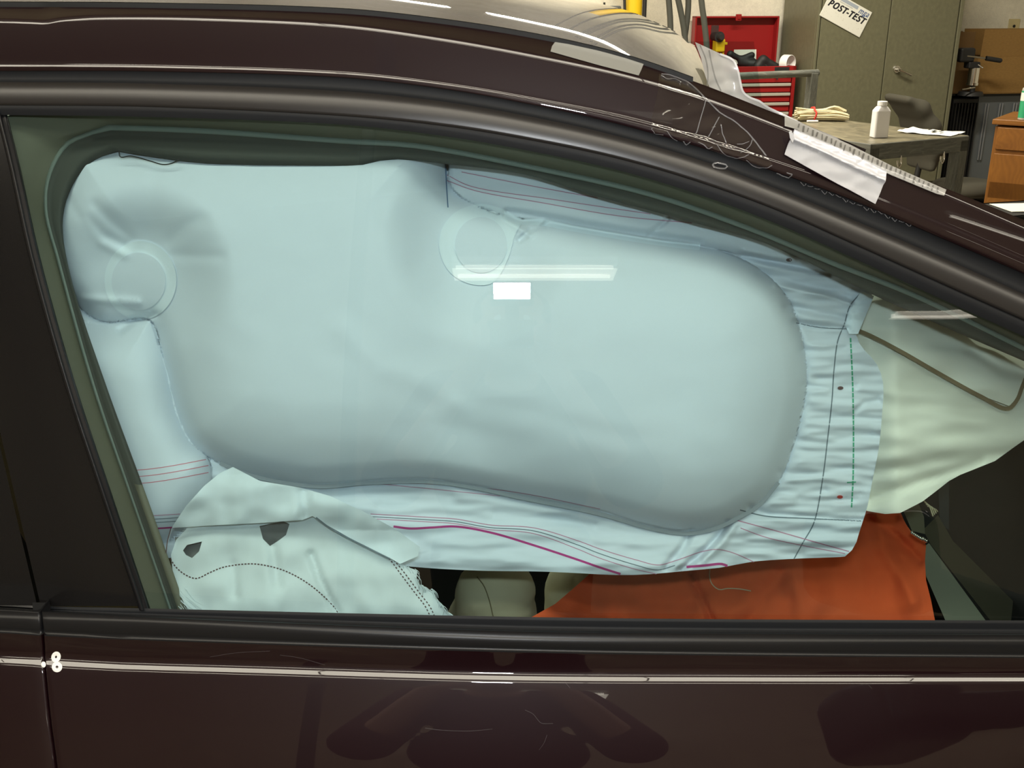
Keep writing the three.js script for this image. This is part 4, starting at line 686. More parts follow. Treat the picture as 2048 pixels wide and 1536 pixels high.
// POST-TEST card on the cabinet door
{
  const c = document.createElement('canvas'); c.width = 820; c.height = 500; const g = c.getContext('2d');
  g.fillStyle = '#d9d9cf'; g.fillRect(0, 0, 820, 500);
  g.fillStyle = '#9aa3ae'; g.fillRect(210, 18, 350, 66);
  g.fillStyle = '#6d7480'; g.font = 'bold 26px sans-serif'; g.fillText('research corporation', 212, 114);
  const fit = (t, x, y, w, h) => { g.save(); g.font = 'italic 900 100px sans-serif'; const m = g.measureText(t).width; g.translate(x, y); g.scale(w / m, h / 73); g.fillText(t, 0, 0); g.restore(); };
  g.fillStyle = '#1c3f77'; fit('mga', 590, 118, 205, 96);
  g.fillStyle = '#d9d9cf'; for (let i = 0; i < 4; i++) g.fillRect(580, 58 + i * 13, 225, 3);
  g.fillStyle = '#15141c'; fit('POST-TEST', 30, 272, 745, 128);
  g.fillStyle = 'rgba(110,80,60,0.35)'; for (let i = 0; i < 40; i++) g.fillRect(rnd() * 800, 290 + rnd() * 190, 3 + rnd() * 9, 2 + rnd() * 7);
  const t = new THREE.CanvasTexture(c); t.colorSpace = THREE.SRGBColorSpace;
  const a = onPlane(1637.8, 30.8, CZ), b = onPlane(1717.8, 75.2, CZ), d = onPlane(1742, 24.6, CZ);
  const w = a.distanceTo(b), h = b.distanceTo(d), mid = a.clone().add(d).multiplyScalar(0.5);
  const s = local('card_sign', 'tilted white card reading POST-TEST on the cabinet door', 'sign', mid.x, mid.y, CZ + 0.012);
  const k = part('card', box(w, h, 0.004, 0, 0, 0, 0.0015), M.paper, s); k.rotation.z = Math.atan2(b.y - a.y, b.x - a.x);
  const f = part('print', new THREE.PlaneGeometry(w * 0.985, h * 0.97).translate(0, 0, 0.0026), std(0xffffff, 0.6, { map: t }), s); f.rotation.z = k.rotation.z;
}
// red tool chest with open lid
const TZ = -7.86;
{
  const r = onPlane(1592, 150, TZ).x, top = onPlane(1500, 133, TZ).y, W = 0.70, D = 0.46, x = r - W / 2;
  const t = local('tool_chest', 'red tool chest with an open lid and bright drawer pulls', 'tool chest', x, 0, TZ);
  const y0 = top - 0.52;
  part('body', [box(W, 0.02, D, 0, y0 + 0.01, -D / 2), box(0.03, 0.52, D, -W / 2 + 0.015, top - 0.26, -D / 2), box(0.03, 0.52, D, W / 2 - 0.015, top - 0.26, -D / 2), box(W, 0.045, 0.02, 0, top - 0.0225, -0.01), box(W, 0.52, 0.02, 0, top - 0.26, -D + 0.01), box(W - 0.04, 0.02, D - 0.02, 0, top - 0.06, -D / 2)], M.redMetal, t);
  part('badge', box(0.12, 0.03, 0.004, W / 2 - 0.12, top - 0.022, 0.001), M.black, t, 'dark maker badge');
  const hs = onPlane(1500, 154, TZ).y;
  let y = top - 0.05;
  for (let i = 0; i < 6; i++) { const h = i < 4 ? 0.072 : 0.085; const d = part('drawer', box(W - 0.07, h - 0.006, 0.03, -0.005, y - h / 2, -0.008, 0.003), M.redMetal, t); part('drawer_pull', box(W - 0.075, 0.022, 0.018, -0.005, y - 0.014, 0.012, 0.004), M.alu, d, 'bright aluminium pull'); y -= h; }
  const lt = onPlane(1470, 32, TZ - D).y, lh = lt - top, lid = part('lid', [box(W, lh, 0.012, 0, top + lh / 2, -D + 0.006), box(W, 0.014, 0.08, 0, lt - 0.007, -D + 0.04), box(0.014, lh, 0.08, -W / 2 + 0.007, top + lh / 2, -D + 0.04), box(0.014, lh, 0.08, W / 2 - 0.007, top + lh / 2, -D + 0.04)], M.redMetal, t, 'open red lid');
  part('latch', [box(0.045, 0.05, 0.02, 0, lt - 0.01, -D + 0.09, 0.004), box(0.02, 0.025, 0.014, 0, lt - 0.01, -D + 0.102, 0.003)], M.redMetal, lid);
  part('sticker', box(0.062, 0.085, 0.003, -W / 2 + 0.19, top + lh * 0.69, -D + 0.014, 0.001).rotateZ(0), std(lin(0.05, 0.02, 0.018), 0.6), lid, 'dark sticker inside the lid');
  const low = local('tool_cabinet', 'red roller cabinet under the tool chest', 'cabinet', x, 0, TZ - 0.02);
  part('body', box(W + 0.02, y0 - 0.1, D, 0, (y0 - 0.1) / 2 + 0.09, -D / 2, 0.006), M.redMetal, low);
  for (const i of [0, 1]) part('drawer', box(W - 0.05, 0.18, 0.012, 0, 0.22 + i * 0.2 * (y0 > 0.5 ? 1 : 0.5), 0.004), M.redMetal, low);
  for (const s of [-1, 1]) for (const q of [-0.06, -D + 0.06]) part('caster', cyl(0.045, 0.045, 0.03, 0, 0, 0, 18).rotateZ(Math.PI / 2).translate(s * (W / 2 - 0.08), 0.046, q), M.black, low);
  // on the chest
  const on = (px, py, dz) => { const p = onPlane(px, py, TZ - dz); return [p.x, p.y, TZ - dz]; };
  const P = (px, py, dz) => { const p = onPlane(px, py, TZ - dz); return V(p.x - x, p.y, -dz); };
  const at0 = (n, l, c2, px, dz) => { const p = onPlane(px, 130, TZ - dz); return local(n, l, c2, p.x, top - 0.048, TZ - dz); };
  const drill = at0('cordless_drill', 'yellow and black cordless drill standing in front of the red lid', 'drill', 1435, 0.34);
  part('motor_housing', [cyl(0.040, 0.034, 0.12).rotateX(Math.PI / 2).translate(-0.02, 0.255, 0), cyl(0.02, 0.028, 0.05).rotateX(Math.PI / 2).translate(-0.02, 0.255, 0.08)], M.black, drill, 'round black motor');
  part('grip', [box(0.075, 0.10, 0.09, 0.0, 0.19, 0, 0.012), box(0.018, 0.12, 0.06, -0.028, 0.09, 0, 0.006), box(0.018, 0.12, 0.06, 0.03, 0.09, 0, 0.006), box(0.03, 0.02, 0.05, 0.04, 0.205, 0.02, 0.004)], M.yellow, drill);
  part('battery', box(0.05, 0.10, 0.07, 0.004, 0.06, 0.01, 0.008), M.black, drill);
  const pap = at0('paper_card', 'white card leaning inside the tool chest behind the black tools', 'paper', 1490, 0.40);
  part('card', box(0.19, 0.11, 0.002, 0, 0.10, 0, 0.0008).rotateX(-0.12), M.paper, pap);
  const gun = at0('power_tool', 'black power tool with a raised round head in the tool chest', 'power tool', 1490, 0.32);
  part('body', blob(bones([[[-0.13, 0.125, 0], [-0.07, 0.10, 0.0], 0.028, 0.016], [[-0.10, 0.11, 0], [0.0, 0.075, 0], 0.014, 0.024], [[-0.04, 0.085, 0], [0.05, 0.115, 0], 0.022, 0.026], [[-0.03, 0.06, 0], [0.06, 0.05, 0.02], 0.03, 0.036], [[0.06, 0.05, 0.02], [0.13, 0.04, 0], 0.034, 0.03]], 0.02), [-0.2, -0.03, -0.08], [0.2, 0.2, 0.1], 0.009), M.black, gun);
  const bagT = at0('tool_pouch', 'black folded tool pouch beside the white roll in the tool chest', 'pouch', 1530, 0.2);
  part('pouch', blob(bones([[[-0.06, 0.045, 0], [-0.02, 0.085, 0], 0.03, 0.03], [[-0.02, 0.085, 0], [0.10, 0.03, 0.02], 0.032, 0.024], [[-0.06, 0.03, 0], [0.12, 0.02, 0], 0.03, 0.022]], 0.03), [-0.14, -0.03, -0.07], [0.18, 0.16, 0.08], 0.01), M.black, bagT);
  part('strap', tube([V(-0.02, 0.05, 0.05), V(-0.02, 0.0, 0.2), V(0.0, -0.02, 0.222), V(0.01, -0.05, 0.226)], 0.006, 12, 6), M.black, bagT);
  const roll = at0('tape_roll', 'white roll of tape lying on its side at the right end of the tool chest', 'tape roll', 1575, 0.1);
  part('roll', lathe([[0, -0.035], [0.06, -0.035], [0.062, -0.03], [0.062, 0.03], [0.06, 0.035], [0.055, 0.035], [0.053, -0.015], [0, -0.015]]).rotateX(Math.PI / 2).rotateY(0.5).translate(-0.012, 0.066, 0.02), M.white, roll);
}
// yellow post, cables and hoses by the wall
{
  const pz = -8.15, q = onPlane(1267, 20, pz), p = local('yellow_post', 'yellow painted round steel post against the white wall', 'post', q.x, 0, pz);
  part('post', cyl(0.065, 0.065, 2.6, 0, 1.3, 0), M.yellow, p); part('base_plate', box(0.22, 0.014, 0.22, 0, 0.007, 0), M.yellow, p);
  const hang = (name, label, pts, lz, r, mat) => { const w = pts.map(([x, y]) => onPlane(x, y, lz)), a = w[0], b = w[w.length - 1], t = local(name, label, 'hose', b.x, 0, lz), c = [V(a.x + (a.x - w[1].x) * 1.5, H - 0.3, lz), V(a.x + (a.x - w[1].x) * 0.6, a.y + 0.7, lz), ...w, V(b.x + (b.x - w[w.length - 2].x) * 0.6, b.y - 0.35, lz), V(b.x, 0.35, lz + 0.05), V(b.x + 0.05, r, lz + 0.2)].map((v) => V(v.x - b.x, v.y, v.z - lz)); part(name === 'cable' ? 'cord' : 'tube', tube(c, r, 60, 10), mat, t); };
  hang('cable', 'thin black cable left of the yellow post', [[1249, -10], [1250, 40]], -8.1, 0.011, M.black);
  hang('cable', 'thick black cable right of the yellow post', [[1290, -10], [1288, 42]], -8.12, 0.016, M.black);
  hang('air_hose', 'straight dark grey hose, leftmost of the hoses hanging by the wall', [[1337, -10], [1340, 30], [1341, 70]], -7.9, 0.022, M.hose);
  hang('air_hose', 'dark grey hose slanting across the one behind it', [[1355, -10], [1362, 25], [1370, 75]], -7.85, 0.022, M.hose);
  hang('air_hose', 'dark grey hose hanging behind the slanting hose', [[1377, -10], [1376, 25], [1369, 80]], -7.94, 0.022, M.hose);
  hang('air_hose', 'dark grey hose hanging in front of the red lid', [[1402, -10], [1408, 40], [1414, 100]], -7.5, 0.021, M.hose);
  const b = onPlane(1223, 24, -8.3), bx = local('wall_box', 'small grey electrical box on the wall left of the yellow post', 'box', b.x, b.y - 0.05, -8.345);
  part('box', box(0.15, 0.11, 0.06, 0, 0.04, 0.03, 0.012), M.blueGrey, bx); part('knob', cyl(0.008, 0.008, 0.03, -0.055, 0.105, 0.03, 10), M.black, bx);
  const o = onPlane(2027, 51, WALL_Z), ol = local('wall_outlet', 'cream outlet plate on the wall above the cardboard boxes', 'outlet', o.x, o.y, WALL_Z);
  part('plate', box(0.105, 0.105, 0.008, 0, 0, 0.004, 0.003), std(lin(0.55, 0.47, 0.25), 0.5), ol); part('socket', [cyl(0.012, 0.012, 0.006, 0, 0, 0, 14).rotateX(Math.PI / 2).translate(0, -0.005, 0.009)], M.black, ol);
}
// steel cart
const TH = 0.76, flat = (px, py, h) => { const d = ray(px, py), t = (h - EYE.y) / d.y; return d.multiplyScalar(t).add(EYE); };
const cN = flat(1743, 288, TH), cR = flat(1940, 271, TH), cartTurn = Math.atan2(-(cR.z - cN.z), cR.x - cN.x), cW = Math.hypot(cR.x - cN.x, cR.z - cN.z), cL = 1.25;
const cart = thing('steel_cart', 'worn blue-grey steel cart with a tube handle, in front of the cabinet', 'cart', [cN.x, 0, cN.z], cartTurn);
{
  const T = 0.085;
  part('top', [box(cW - 0.01, 0.012, cL - 0.01, cW / 2, TH - 0.006, -cL / 2, 0.003)], M.cartTop, cart, 'worn brownish top');
  part('rim', [box(cW, T, 0.012, cW / 2, TH - T / 2 - 0.002, -0.006, 0.005), box(cW, T, 0.012, cW / 2, TH - T / 2 - 0.002, -cL + 0.006, 0.005), box(0.012, T, cL, 0.006, TH - T / 2 - 0.002, -cL / 2, 0.005), box(0.012, T, cL, cW - 0.006, TH - T / 2 - 0.002, -cL / 2, 0.005)], M.cart, cart);
  for (const x of [0.035, cW - 0.035]) for (const z of [-0.035, -cL + 0.035]) part('leg', box(0.07, TH - 0.12, 0.07, x, (TH - 0.12) / 2 + 0.1, z, 0.006), M.cart, cart);
  part('shelf', box(cW - 0.02, 0.03, cL - 0.02, cW / 2, 0.2, -cL / 2), M.cart, cart);
  for (const x of [0.05, cW - 0.05]) for (const z of [-0.06, -cL + 0.06]) part('wheel', cyl(0.06, 0.06, 0.035, 0, 0, 0, 20).rotateZ(Math.PI / 2).translate(x, 0.061, z), M.black, cart);
  const hy = flat(1632, 160, TH).y, up = 0.27;
  part('handle_post', [box(0.06, up + 0.02, 0.05, cW - 0.03, TH + up / 2 - 0.01, -cL + 0.03, 0.004)], M.cart, cart); part('handle_post', [box(0.06, up + 0.02, 0.05, 0.03, TH + up / 2 - 0.01, -cL + 0.03, 0.004)], M.cart, cart);
  part('handle', cyl(0.022, 0.022, cW + 0.02, 0, 0, 0, 16).rotateZ(Math.PI / 2).translate(cW / 2, TH + up, -cL + 0.03), M.cart, cart, 'round tube handle');
  for (const k of [0.26, 0.70]) part('hook', tube([V(cW * k + 0.03, TH - T + 0.01, 0.004), V(cW * k + 0.03, TH - T - 0.03, 0.01), V(cW * k + 0.015, TH - T - 0.052, 0.012), V(cW * k, TH - T - 0.03, 0.012), V(cW * k, TH - T - 0.012, 0.012)], 0.0045, 20, 8), M.chrome, cart, 'small bright hook');
}
{
  const p = flat(1757, 275, TH), t = thing('powder_bottle', 'white powder bottle with a ribbed cap standing on the steel cart', 'bottle', [p.x, TH, p.z], 0.15);
  part('bottle', blob((x, y, z) => { const sh = Math.min(1, Math.sqrt(Math.max(0.0004, (0.172 - y) / 0.03))), q = [Math.abs(x) - 0.030 * sh, Math.abs(z) - 0.018 * sh]; const d = Math.hypot(Math.max(q[0], 0), Math.max(q[1], 0)) + Math.min(Math.max(...q), 0) - 0.013; return Math.max(d, Math.abs(y - 0.087) - 0.085); }, [-0.06, -0.01, -0.05], [0.06, 0.19, 0.05], 0.004), std(lin(0.80, 0.79, 0.78), 0.45), t);
  const teeth = []; for (let i = 0; i <= 48; i++) teeth.push(new THREE.Vector2((0.0245 + 0.0008 * (i % 2)) * Math.cos(i / 48 * 2 * Math.PI), (0.0245 + 0.0008 * (i % 2)) * Math.sin(i / 48 * 2 * Math.PI)));
  part('cap', new THREE.ExtrudeGeometry(new THREE.Shape(teeth), { depth: 0.02, bevelEnabled: true, bevelSize: 0.001, bevelThickness: 0.001, bevelSegments: 1 }).rotateX(-Math.PI / 2).translate(0, 0.172, 0), M.white, t);
}
{
  const p = flat(1862, 266, TH), t = thing('paper_sheet', 'crumpled printed paper lying at the right corner of the cart', 'paper', [p.x, TH + 0.001, p.z], cartTurn + 0.35);
  const g = new THREE.PlaneGeometry(0.24, 0.30, 18, 20).rotateX(-Math.PI / 2), q = g.attributes.position; for (let i = 0; i < q.count; i++) q.setY(i, 0.004 + 0.008 * Math.max(0, noise(q.getX(i) * 14, q.getZ(i) * 14, 71)) + (q.getZ(i) < -0.09 ? 0.02 * (-q.getZ(i) - 0.09) * 6 : 0)); g.computeVertexNormals();
  part('sheet', g, M.paper, t); part('print', [box(0.07, 0.001, 0.02, -0.01, 0.0135, 0.02), box(0.06, 0.001, 0.016, 0.0, 0.0135, 0.055), box(0.05, 0.001, 0.012, 0.03, 0.0135, -0.02)], M.black, t);
}
{
  const p = flat(1636, 242, TH), t = thing('cord_bundle', 'tied bundle of cream cotton cord on the far corner of the cart', 'cord', [p.x, TH, p.z], cartTurn - 0.5);
  const g = [], k = 0.0052; for (let i = 0; i < 64; i++) { const a = rnd() * 6.28, rr = 0.034 * Math.sqrt(rnd()), y = 0.036 + rr * Math.sin(a), z = rr * Math.cos(a) * 1.7, s = 1 + 0.5 * (rnd() - 0.3); g.push(tube([V(-0.15 + 0.03 * rnd(), Math.max(0.006, y * s * 0.9), z * s), V(-0.05, y, z * 0.8), V(0.03, y * 1.02, z * 0.75), V(0.10, Math.max(0.006, y * s), z * s * 1.1), V(0.155 + 0.02 * rnd(), Math.max(0.006, y * s * 0.7), z * s * 1.3)], k, 12, 6)); }
  const m = part('cord', g, M.string, t, 'bundle of cord strands'); m.userData.kind = 'stuff';
  part('tie', tube(range(0, 16, 16).map((i) => V(-0.035 + 0.004 * Math.sin(i * 2), 0.038 + 0.044 * Math.sin(i / 16 * 6.283), 0.066 * Math.cos(i / 16 * 6.283))), 0.006, 40, 6), M.red, t, 'red tie');
  part('clip', [box(0.07, 0.012, 0.02, -0.06, 0.008, 0.09, 0.005)], M.white, t);
}
// swivel chair between cart and cabinet
{
  const z = -6.95, w = (px, py, dz = 0) => onPlane(px, py, z + dz), c = w(1905, 360), t = local('swivel_chair', 'dark olive upholstered swivel chair behind the cart', 'chair', c.x, 0, z);
  const L = (px, py, dz = 0) => { const p = w(px, py, dz); return [p.x - c.x, p.y, dz]; };
  const f = bones([[L(1797, 197), L(1822, 213), 0.028, 0.046], [L(1822, 213), L(1841, 250), 0.046, 0.056], [L(1841, 250), L(1849, 295), 0.056, 0.05], [L(1849, 295), L(1842, 330), 0.05, 0.03]], 0.05);
  part('backrest', blob((x, y, z2) => f(x, y, Math.sign(z2) * Math.max(0, Math.abs(z2) - 0.14)), [L(1790, 190)[0] - 0.12, 0.2, -0.3], [L(1860, 190)[0] + 0.12, 1.1, 0.3], 0.02), M.chair, t);
  const s = L(1930, 372); part('seat', blob((x, y, z2) => { const q = Math.hypot((x - s[0]) / 0.265, z2 / 0.25); return (Math.hypot(Math.max(q - 0.72, 0) * 0.25, y - s[1] + 0.02 * q * q) - 0.05); }, [s[0] - 0.36, s[1] - 0.14, -0.36], [s[0] + 0.36, s[1] + 0.1, 0.36], 0.02), M.chair, t);
  part('back_bracket', tube([V(L(1842, 320)[0], L(1842, 320)[1] + 0.05, 0), V(L(1842, 330)[0] + 0.0, s[1] - 0.06, 0), V(s[0] - 0.05, s[1] - 0.085, 0)], 0.022, 20, 8), M.black, t);
  part('post', [cyl(0.03, 0.03, s[1] - 0.12, s[0], (s[1] - 0.12) / 2 + 0.06, 0, 16), box(0.2, 0.03, 0.2, s[0], s[1] - 0.075, 0)], M.black, t);
  for (let i = 0; i < 5; i++) { const a = i * 1.2566, e = V(s[0] + 0.28 * Math.cos(a), 0.07, 0.28 * Math.sin(a)); part('foot', [rod(V(s[0], 0.11, 0), e, 0.017), new THREE.SphereGeometry(0.028, 12, 8).translate(e.x, 0.029, e.z)], M.black, t); }
}
// right side: locker, black louvred panel, boxes, pan head, desk, can
{
  const z = -8.0, y1 = onPlane(1990, 187, z).y, a = onPlane(1953, 240, z).x, b = onPlane(2140, 240, z).x;
  const t = local('metal_locker', 'low blue-grey metal locker with slotted doors under the cardboard boxes', 'locker', (a + b) / 2, 0, z);
  part('body', box(b - a, y1, 0.34, 0, y1 / 2, -0.18, 0.006), M.blueGrey, t); part('top', box(b - a + 0.1, 0.02, 0.36, -0.05, y1 - 0.01, -0.17), M.black, t);
  for (let i = 0; i < 3; i++) { const x = onPlane([1970, 1998, 2026][i], 240, z).x - (a + b) / 2, h = [0.46, 0.34, 0.2][i], y = y1 - 0.08 - h / 2; part('slot', [box(0.012, h, 0.012, x - 0.012, y, 0.0, 0.004), box(0.012, h, 0.012, x + 0.012, y, 0, 0.004)], std(lin(0.20, 0.21, 0.22), 0.4), t, 'raised vertical slot rails'); }
  const c = onPlane(1902, 240, z).x, d = onPlane(1951, 240, z).x, q = local('louvred_heater', 'black unit with vertical slats between cabinet and locker', 'heater', (c + d) / 2, 0, z + 0.02);
  part('body', box(d - c, y1 - 0.04, 0.3, 0, (y1 - 0.04) / 2, -0.17, 0.005), M.black, q);
  for (let i = 0; i < 8; i++) part('slat', box(0.010, y1 - 0.1, 0.03, -(d - c) / 2 + (i + 0.5) * (d - c) / 8, (y1 - 0.04) / 2, -0.008, 0.003), M.black, q);
  const carton = (px0, px1, py, lz, dz, label, m, flap) => {
    const p = onPlane(px0, py, lz), r = onPlane(px1, py, lz), w = r.x - p.x, h = p.y - y1, k = local('cardboard_box', label, 'box', (p.x + r.x) / 2, y1 + 0.001, lz);
    part('body', [box(w, h * flap, 0.012, 0, h * flap / 2, -0.006, 0.002), box(w, h * flap, 0.012, 0, h * flap / 2, -dz, 0.002), box(0.012, h * flap, dz, -w / 2, h * flap / 2, -dz / 2, 0.002), box(0.012, h * flap, dz, w / 2, h * flap / 2, -dz / 2, 0.002), box(w, 0.01, dz, 0, 0.006, -dz / 2, 0.002)], m, k);
    part('flap', box(w * 0.97, h * (1 - flap), 0.007, 0, 0, 0, 0.002).rotateX(-0.05).translate(0.01, h * (1 + flap) / 2, -dz + 0.01), m, k, 'raised box flap');
    part('flap', box(w * 0.95, h * (1 - flap), 0.007, 0, 0, 0, 0.002).rotateX(0.06).translate(0, h * (1 + flap) / 2, -0.005), m, k, 'raised box flap'); return k;
  };
  carton(1966, 2120, 59, z + 0.05, 0.28, 'open brown cardboard box with raised flaps on the locker', M.cardboard, 0.58);
  carton(1908, 1953, 64, z - 0.03, 0.2, 'darker cardboard box behind the silver cylinder', M.cardboardDark, 0.62);
  const hz = z + 0.16, w = (px, py) => { const p = onPlane(px, py, hz); return p; }, o = w(1944, 186);
  const head = local('pan_head', 'black camera pan head with a long handle and silver cylinder', 'tripod head', o.x, y1, hz);
  const L = (px, py, dz = 0) => { const p = onPlane(px, py, hz + dz); return V(p.x - o.x, p.y - y1, dz); };
  part('stand', [cyl(0.09, 0.10, 0.03, 0, 0.016, -0.02), cyl(0.02, 0.02, 0.1, 0, 0.06, 0, 14)], M.black, head);
  const s1 = L(1944, 168), s2 = L(1944, 138);
  part('cylinder', [cyl(0.045, 0.045, s2.y - s1.y + 0.02, s1.x, (s1.y + s2.y) / 2, 0, 28), cyl(0.05, 0.048, 0.02, s1.x, s1.y, 0, 28)], M.chrome, head, 'polished silver cylinder');
  part('head', [box(0.10, 0.05, 0.08, L(1944, 130).x, L(1944, 130).y, 0, 0.01), box(0.13, 0.11, 0.07, L(1932, 110).x, L(1932, 110).y, 0, 0.02)], M.black, head);
  part('handle', [rod(L(1934, 112, 0.03), L(1974, 117, 0.06), 0.007)], M.chrome, head, 'bright handle rod'); part('grip', [rod(L(1972, 116.5, 0.06), L(2000, 121, 0.08), 0.018, 16), new THREE.SphereGeometry(0.018, 12, 10).translate(...L(2000, 121, 0.08).toArray())], M.black, head, 'black rubber grip');
  part('lever', rod(L(1954, 128, 0.03), L(1966, 136, 0.06), 0.006), M.chrome, head); part('lever', rod(L(1924, 179, 0.08), L(1950, 175, 0.09), 0.006), M.chrome, head);
}
{
  const DH = 0.75, p = flat(1985, 238, DH), turn = -0.62, t = thing('wooden_desk', 'orange-brown wooden desk with drawers at the right edge', 'desk', [p.x, 0, p.z], turn);
  part('top', box(1.2, 0.035, 0.62, 0.6, DH - 0.0175, -0.31, 0.006), M.wood, t); part('carcass', box(1.16, DH - 0.05, 0.58, 0.6, (DH - 0.04) / 2, -0.31, 0.006), M.wood, t);
  for (const [y, h] of [[DH - 0.12, 0.15], [DH - 0.36, 0.30], [0.2, 0.32]]) part('drawer', box(0.52, h - 0.012, 0.016, 0.30, y, -0.012, 0.003), M.wood, t);
  const q = flat(2046, 240, DH), c = thing('spray_can', 'green and white spray can standing on the wooden desk', 'can', [q.x, DH, q.z], 0);
  part('can', lathe([[0.0, 0.001], [0.033, 0.001], [0.034, 0.006], [0.033, 0.012], [0.033, 0.185], [0.030, 0.196], [0.022, 0.203], [0.0, 0.205]]), M.alu, c); part('label', cyl(0.0338, 0.0338, 0.165, 0, 0.098, 0, 32), std(lin(0.03, 0.33, 0.15), 0.4), c, 'green printed label');
  part('band', [cyl(0.0343, 0.0343, 0.05, 0, 0.145, 0, 32)], M.paper, c, 'white band with dark lettering'); part('cap', cyl(0.02, 0.024, 0.035, 0, 0.215, 0), M.white, c);
  part('lettering', range(0, 9, 9).map((i) => { const a = -2.2 + (i % 5) * 0.32, y = 0.157 - Math.floor(i / 5) * 0.022; return box(0.007, 0.013, 0.002, 0.0348 * Math.sin(a + 1.5), y, 0.0348 * Math.cos(a + 1.5), 0.0005); }), M.black, c);
}
{
  const p = at(2035, 440, 5.2), t = thing('plastic_crate', 'black plastic crate under the sheet of paper at the right edge', 'crate', [p.x, 0, p.z], 0.3), h = at(2030, 414, 5.2).y;
  part('crate', [box(0.5, h - 0.004, 0.03, 0, h / 2, 0.16), box(0.5, h - 0.004, 0.03, 0, h / 2, -0.16), box(0.03, h - 0.004, 0.35, -0.24, h / 2, 0), box(0.03, h - 0.004, 0.35, 0.24, h / 2, 0), box(0.5, 0.02, 0.35, 0, h - 0.012, 0)], M.black, t);
  const s = thing('paper_sheet', 'white paper sheet lying on the black crate at the right edge', 'paper', [p.x + 0.02, h, p.z], 0.1); part('sheet', box(0.30, 0.003, 0.21, 0.03, 0.002, 0, 0.001), M.paper, s);
}

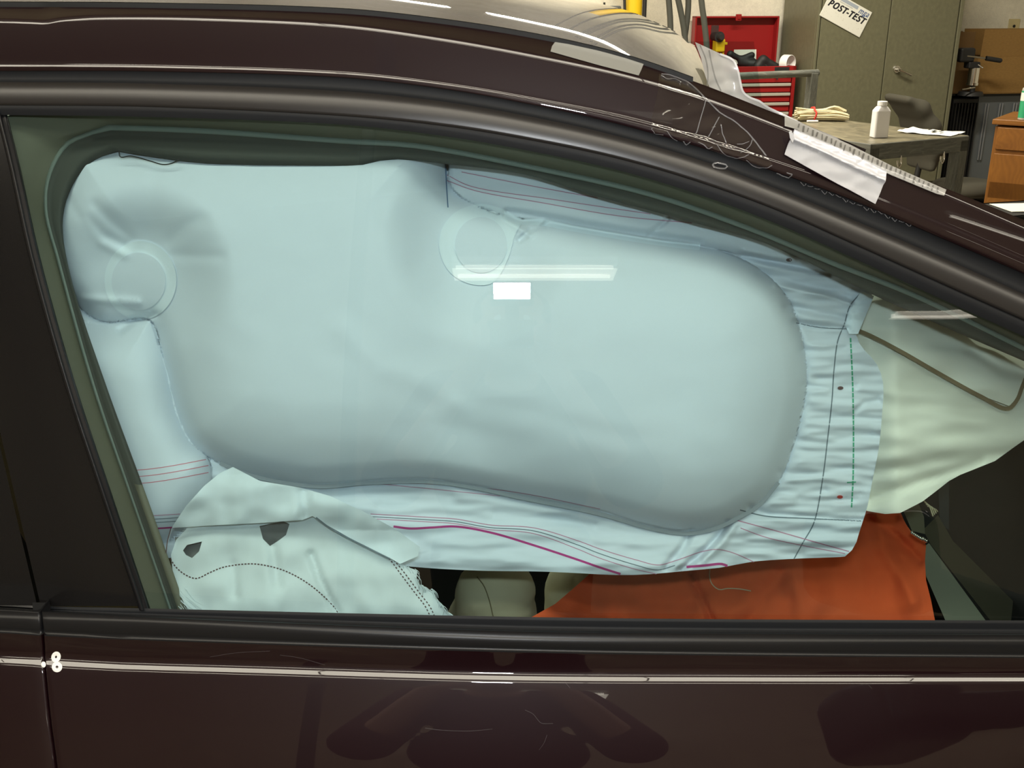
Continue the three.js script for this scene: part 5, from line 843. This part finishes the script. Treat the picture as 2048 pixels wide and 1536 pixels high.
// ---------------------------------------------------------------- behind the camera: what the glass and paint mirror
const person = thing('person', 'person in a dark red T-shirt and jeans holding up a camera with both hands', 'person', [0, 0, 0.26]);
{
  const S = [[0.17, 1.355, 0.27], [0.27, 1.10, 0.13], [0.075, 1.40, 0.075]];
  const arm = (s) => { const [a, b, c] = S.map(([x, y, z]) => [x * s, y, z]); return [[a, b, 0.05, 0.042], [b, c, 0.04, 0.028]]; };
  const torso = [[[0, 1.26, 0.28], [0, 0.98, 0.29], 0.115, 0.105], [[-0.13, 1.335, 0.28], [0.13, 1.335, 0.28], 0.066], [[-0.07, 0.93, 0.29], [0.07, 0.93, 0.29], 0.11], [[-0.075, 1.12, 0.28], [0.075, 1.12, 0.28], 0.10]];
  const legs = [1, -1].flatMap((s) => [[[0.09 * s, 0.88, 0.29], [0.10 * s, 0.47, 0.28], 0.088, 0.058], [[0.10 * s, 0.47, 0.28], [0.10 * s, 0.10, 0.30], 0.055, 0.042], [[0.10 * s, 0.05, 0.31], [0.115 * s, 0.04, 0.18], 0.042, 0.036]]);
  const head = [[[0, 1.515, 0.225], [0, 1.555, 0.245], 0.082, 0.088], [[0, 1.44, 0.19], [0, 1.50, 0.205], 0.045, 0.065], [[0, 1.33, 0.27], [0, 1.45, 0.235], 0.052, 0.05], [[0, 1.485, 0.128], [0, 1.51, 0.142], 0.012, 0.009], [[0.08, 1.50, 0.235], [0.082, 1.525, 0.24], 0.014], [[-0.08, 1.50, 0.235], [-0.082, 1.525, 0.24], 0.014]];
  const fingers = [1, -1].flatMap((s) => [[[0.075 * s, 1.40, 0.075], [0.066 * s, 1.44, 0.062], 0.03, 0.026], ...[0, 1, 2, 3].flatMap((i) => [[[0.066 * s, 1.425 + i * 0.014, 0.05], [0.06 * s, 1.43 + i * 0.014, 0.028], 0.009, 0.008], [[0.06 * s, 1.43 + i * 0.014, 0.028], [0.046 * s, 1.43 + i * 0.013, 0.022], 0.008, 0.0065]]), [[0.068 * s, 1.43, 0.085], [0.045 * s, 1.452, 0.078], 0.011, 0.009]]);
  const body = bones([...torso, ...legs, ...arm(1), ...arm(-1), ...head], 0.035), hands = bones(fingers, 0.008), all = (x, y, z) => smin(body(x, y, z), hands(x, y, z), 0.012);
  partW('body', blob(all, [-0.4, -0.02, -0.02], [0.4, 1.72, 0.48], 0.014), M.skin, person);
  const shirt = bones([...torso.map(([a, b, c, d]) => [a, b, c + 0.012, (d ?? c) + 0.014]), ...[1, -1].map((s) => [[0.17 * s, 1.355, 0.27], [0.262 * s, 1.115, 0.14], 0.062, 0.072])], 0.03);
  partW('shirt', blob((x, y, z) => Math.max(shirt(x, y, z), -(y - 0.86), capsule(x, y, z, [0, 1.46, 0.24], [0, 1.38, 0.25], 0.068, 0.068) * -1), [-0.42, 0.8, 0.0], [0.42, 1.45, 0.5], 0.013), M.shirt, person, 'dark red short-sleeved T-shirt');
  const tr = bones([...legs.filter((_, i) => i % 3 < 2).map(([a, b, c, d]) => [a, b, c + 0.012, d + 0.014]), [[-0.07, 0.92, 0.29], [0.07, 0.92, 0.29], 0.115]], 0.03);
  partW('trousers', blob((x, y, z) => Math.max(tr(x, y, z), y - 0.95, 0.09 - y), [-0.3, 0.02, 0.1], [0.3, 1.0, 0.48], 0.015), M.denim, person, 'dark jeans');
  partW('hair', blob((x, y, z) => Math.max(capsule(x, y, z, [0, 1.53, 0.25], [0, 1.565, 0.25], 0.094, 0.097), 0.21 - z + (y - 1.58) * 0.8), [-0.13, 1.4, 0.1], [0.13, 1.7, 0.38], 0.01), M.hair, person);
  for (const s of [-1, 1]) partW('eye', new THREE.SphereGeometry(0.011, 12, 8).translate(0.031 * s, 1.525, 0.148), M.white, person);
  partW('mouth', box(0.05, 0.01, 0.01, 0, 1.452, 0.139, 0.004), M.red, person);
}
const cam = thing('digital_camera', 'small black digital camera with a flash held by the person', 'camera', [0, 1.46, 0.055]);
part('camera_body', [box(0.11, 0.066, 0.03, 0, 0, 0.005, 0.008), box(0.095, 0.055, 0.03, 0, 0.099, 0.0, 0.006), box(0.03, 0.06, 0.025, 0, 0.05, 0.004, 0.004)], M.black, cam);
part('lens', cyl(0.02, 0.022, 0.02, 0, 0, 0, 24).rotateX(Math.PI / 2).translate(0, 0, -0.018), M.darkGrey, cam);
part('flash_lamp', box(0.080, 0.038, 0.004, 0, 0.100, -0.016, 0.0015), new THREE.MeshStandardMaterial({ color: 0xffffff, emissive: lin(...FLASH_COLOR), emissiveIntensity: FLASH_GLOW }), cam);
const flash = new THREE.RectAreaLight(lin(...FLASH_COLOR), FLASH_POWER * 0.65, 0.080, 0.038);
flash.position.set(0, 0.100, -0.0195); flash.rotation.x = -PITCH * 0.9; flash.name = 'flash_light'; cam.add(flash);
const post = thing('steel_post', 'dark steel post behind the photographer', 'post', [-0.98, 0, 3.0]);
part('post', box(0.085, H - 0.004, 0.085, 0, H / 2, 0, 0.006), M.darkGrey, post); part('base_plate', box(0.2, 0.012, 0.2, 0, 0.006, 0), M.darkGrey, post);

renderer.render(scene, camera);
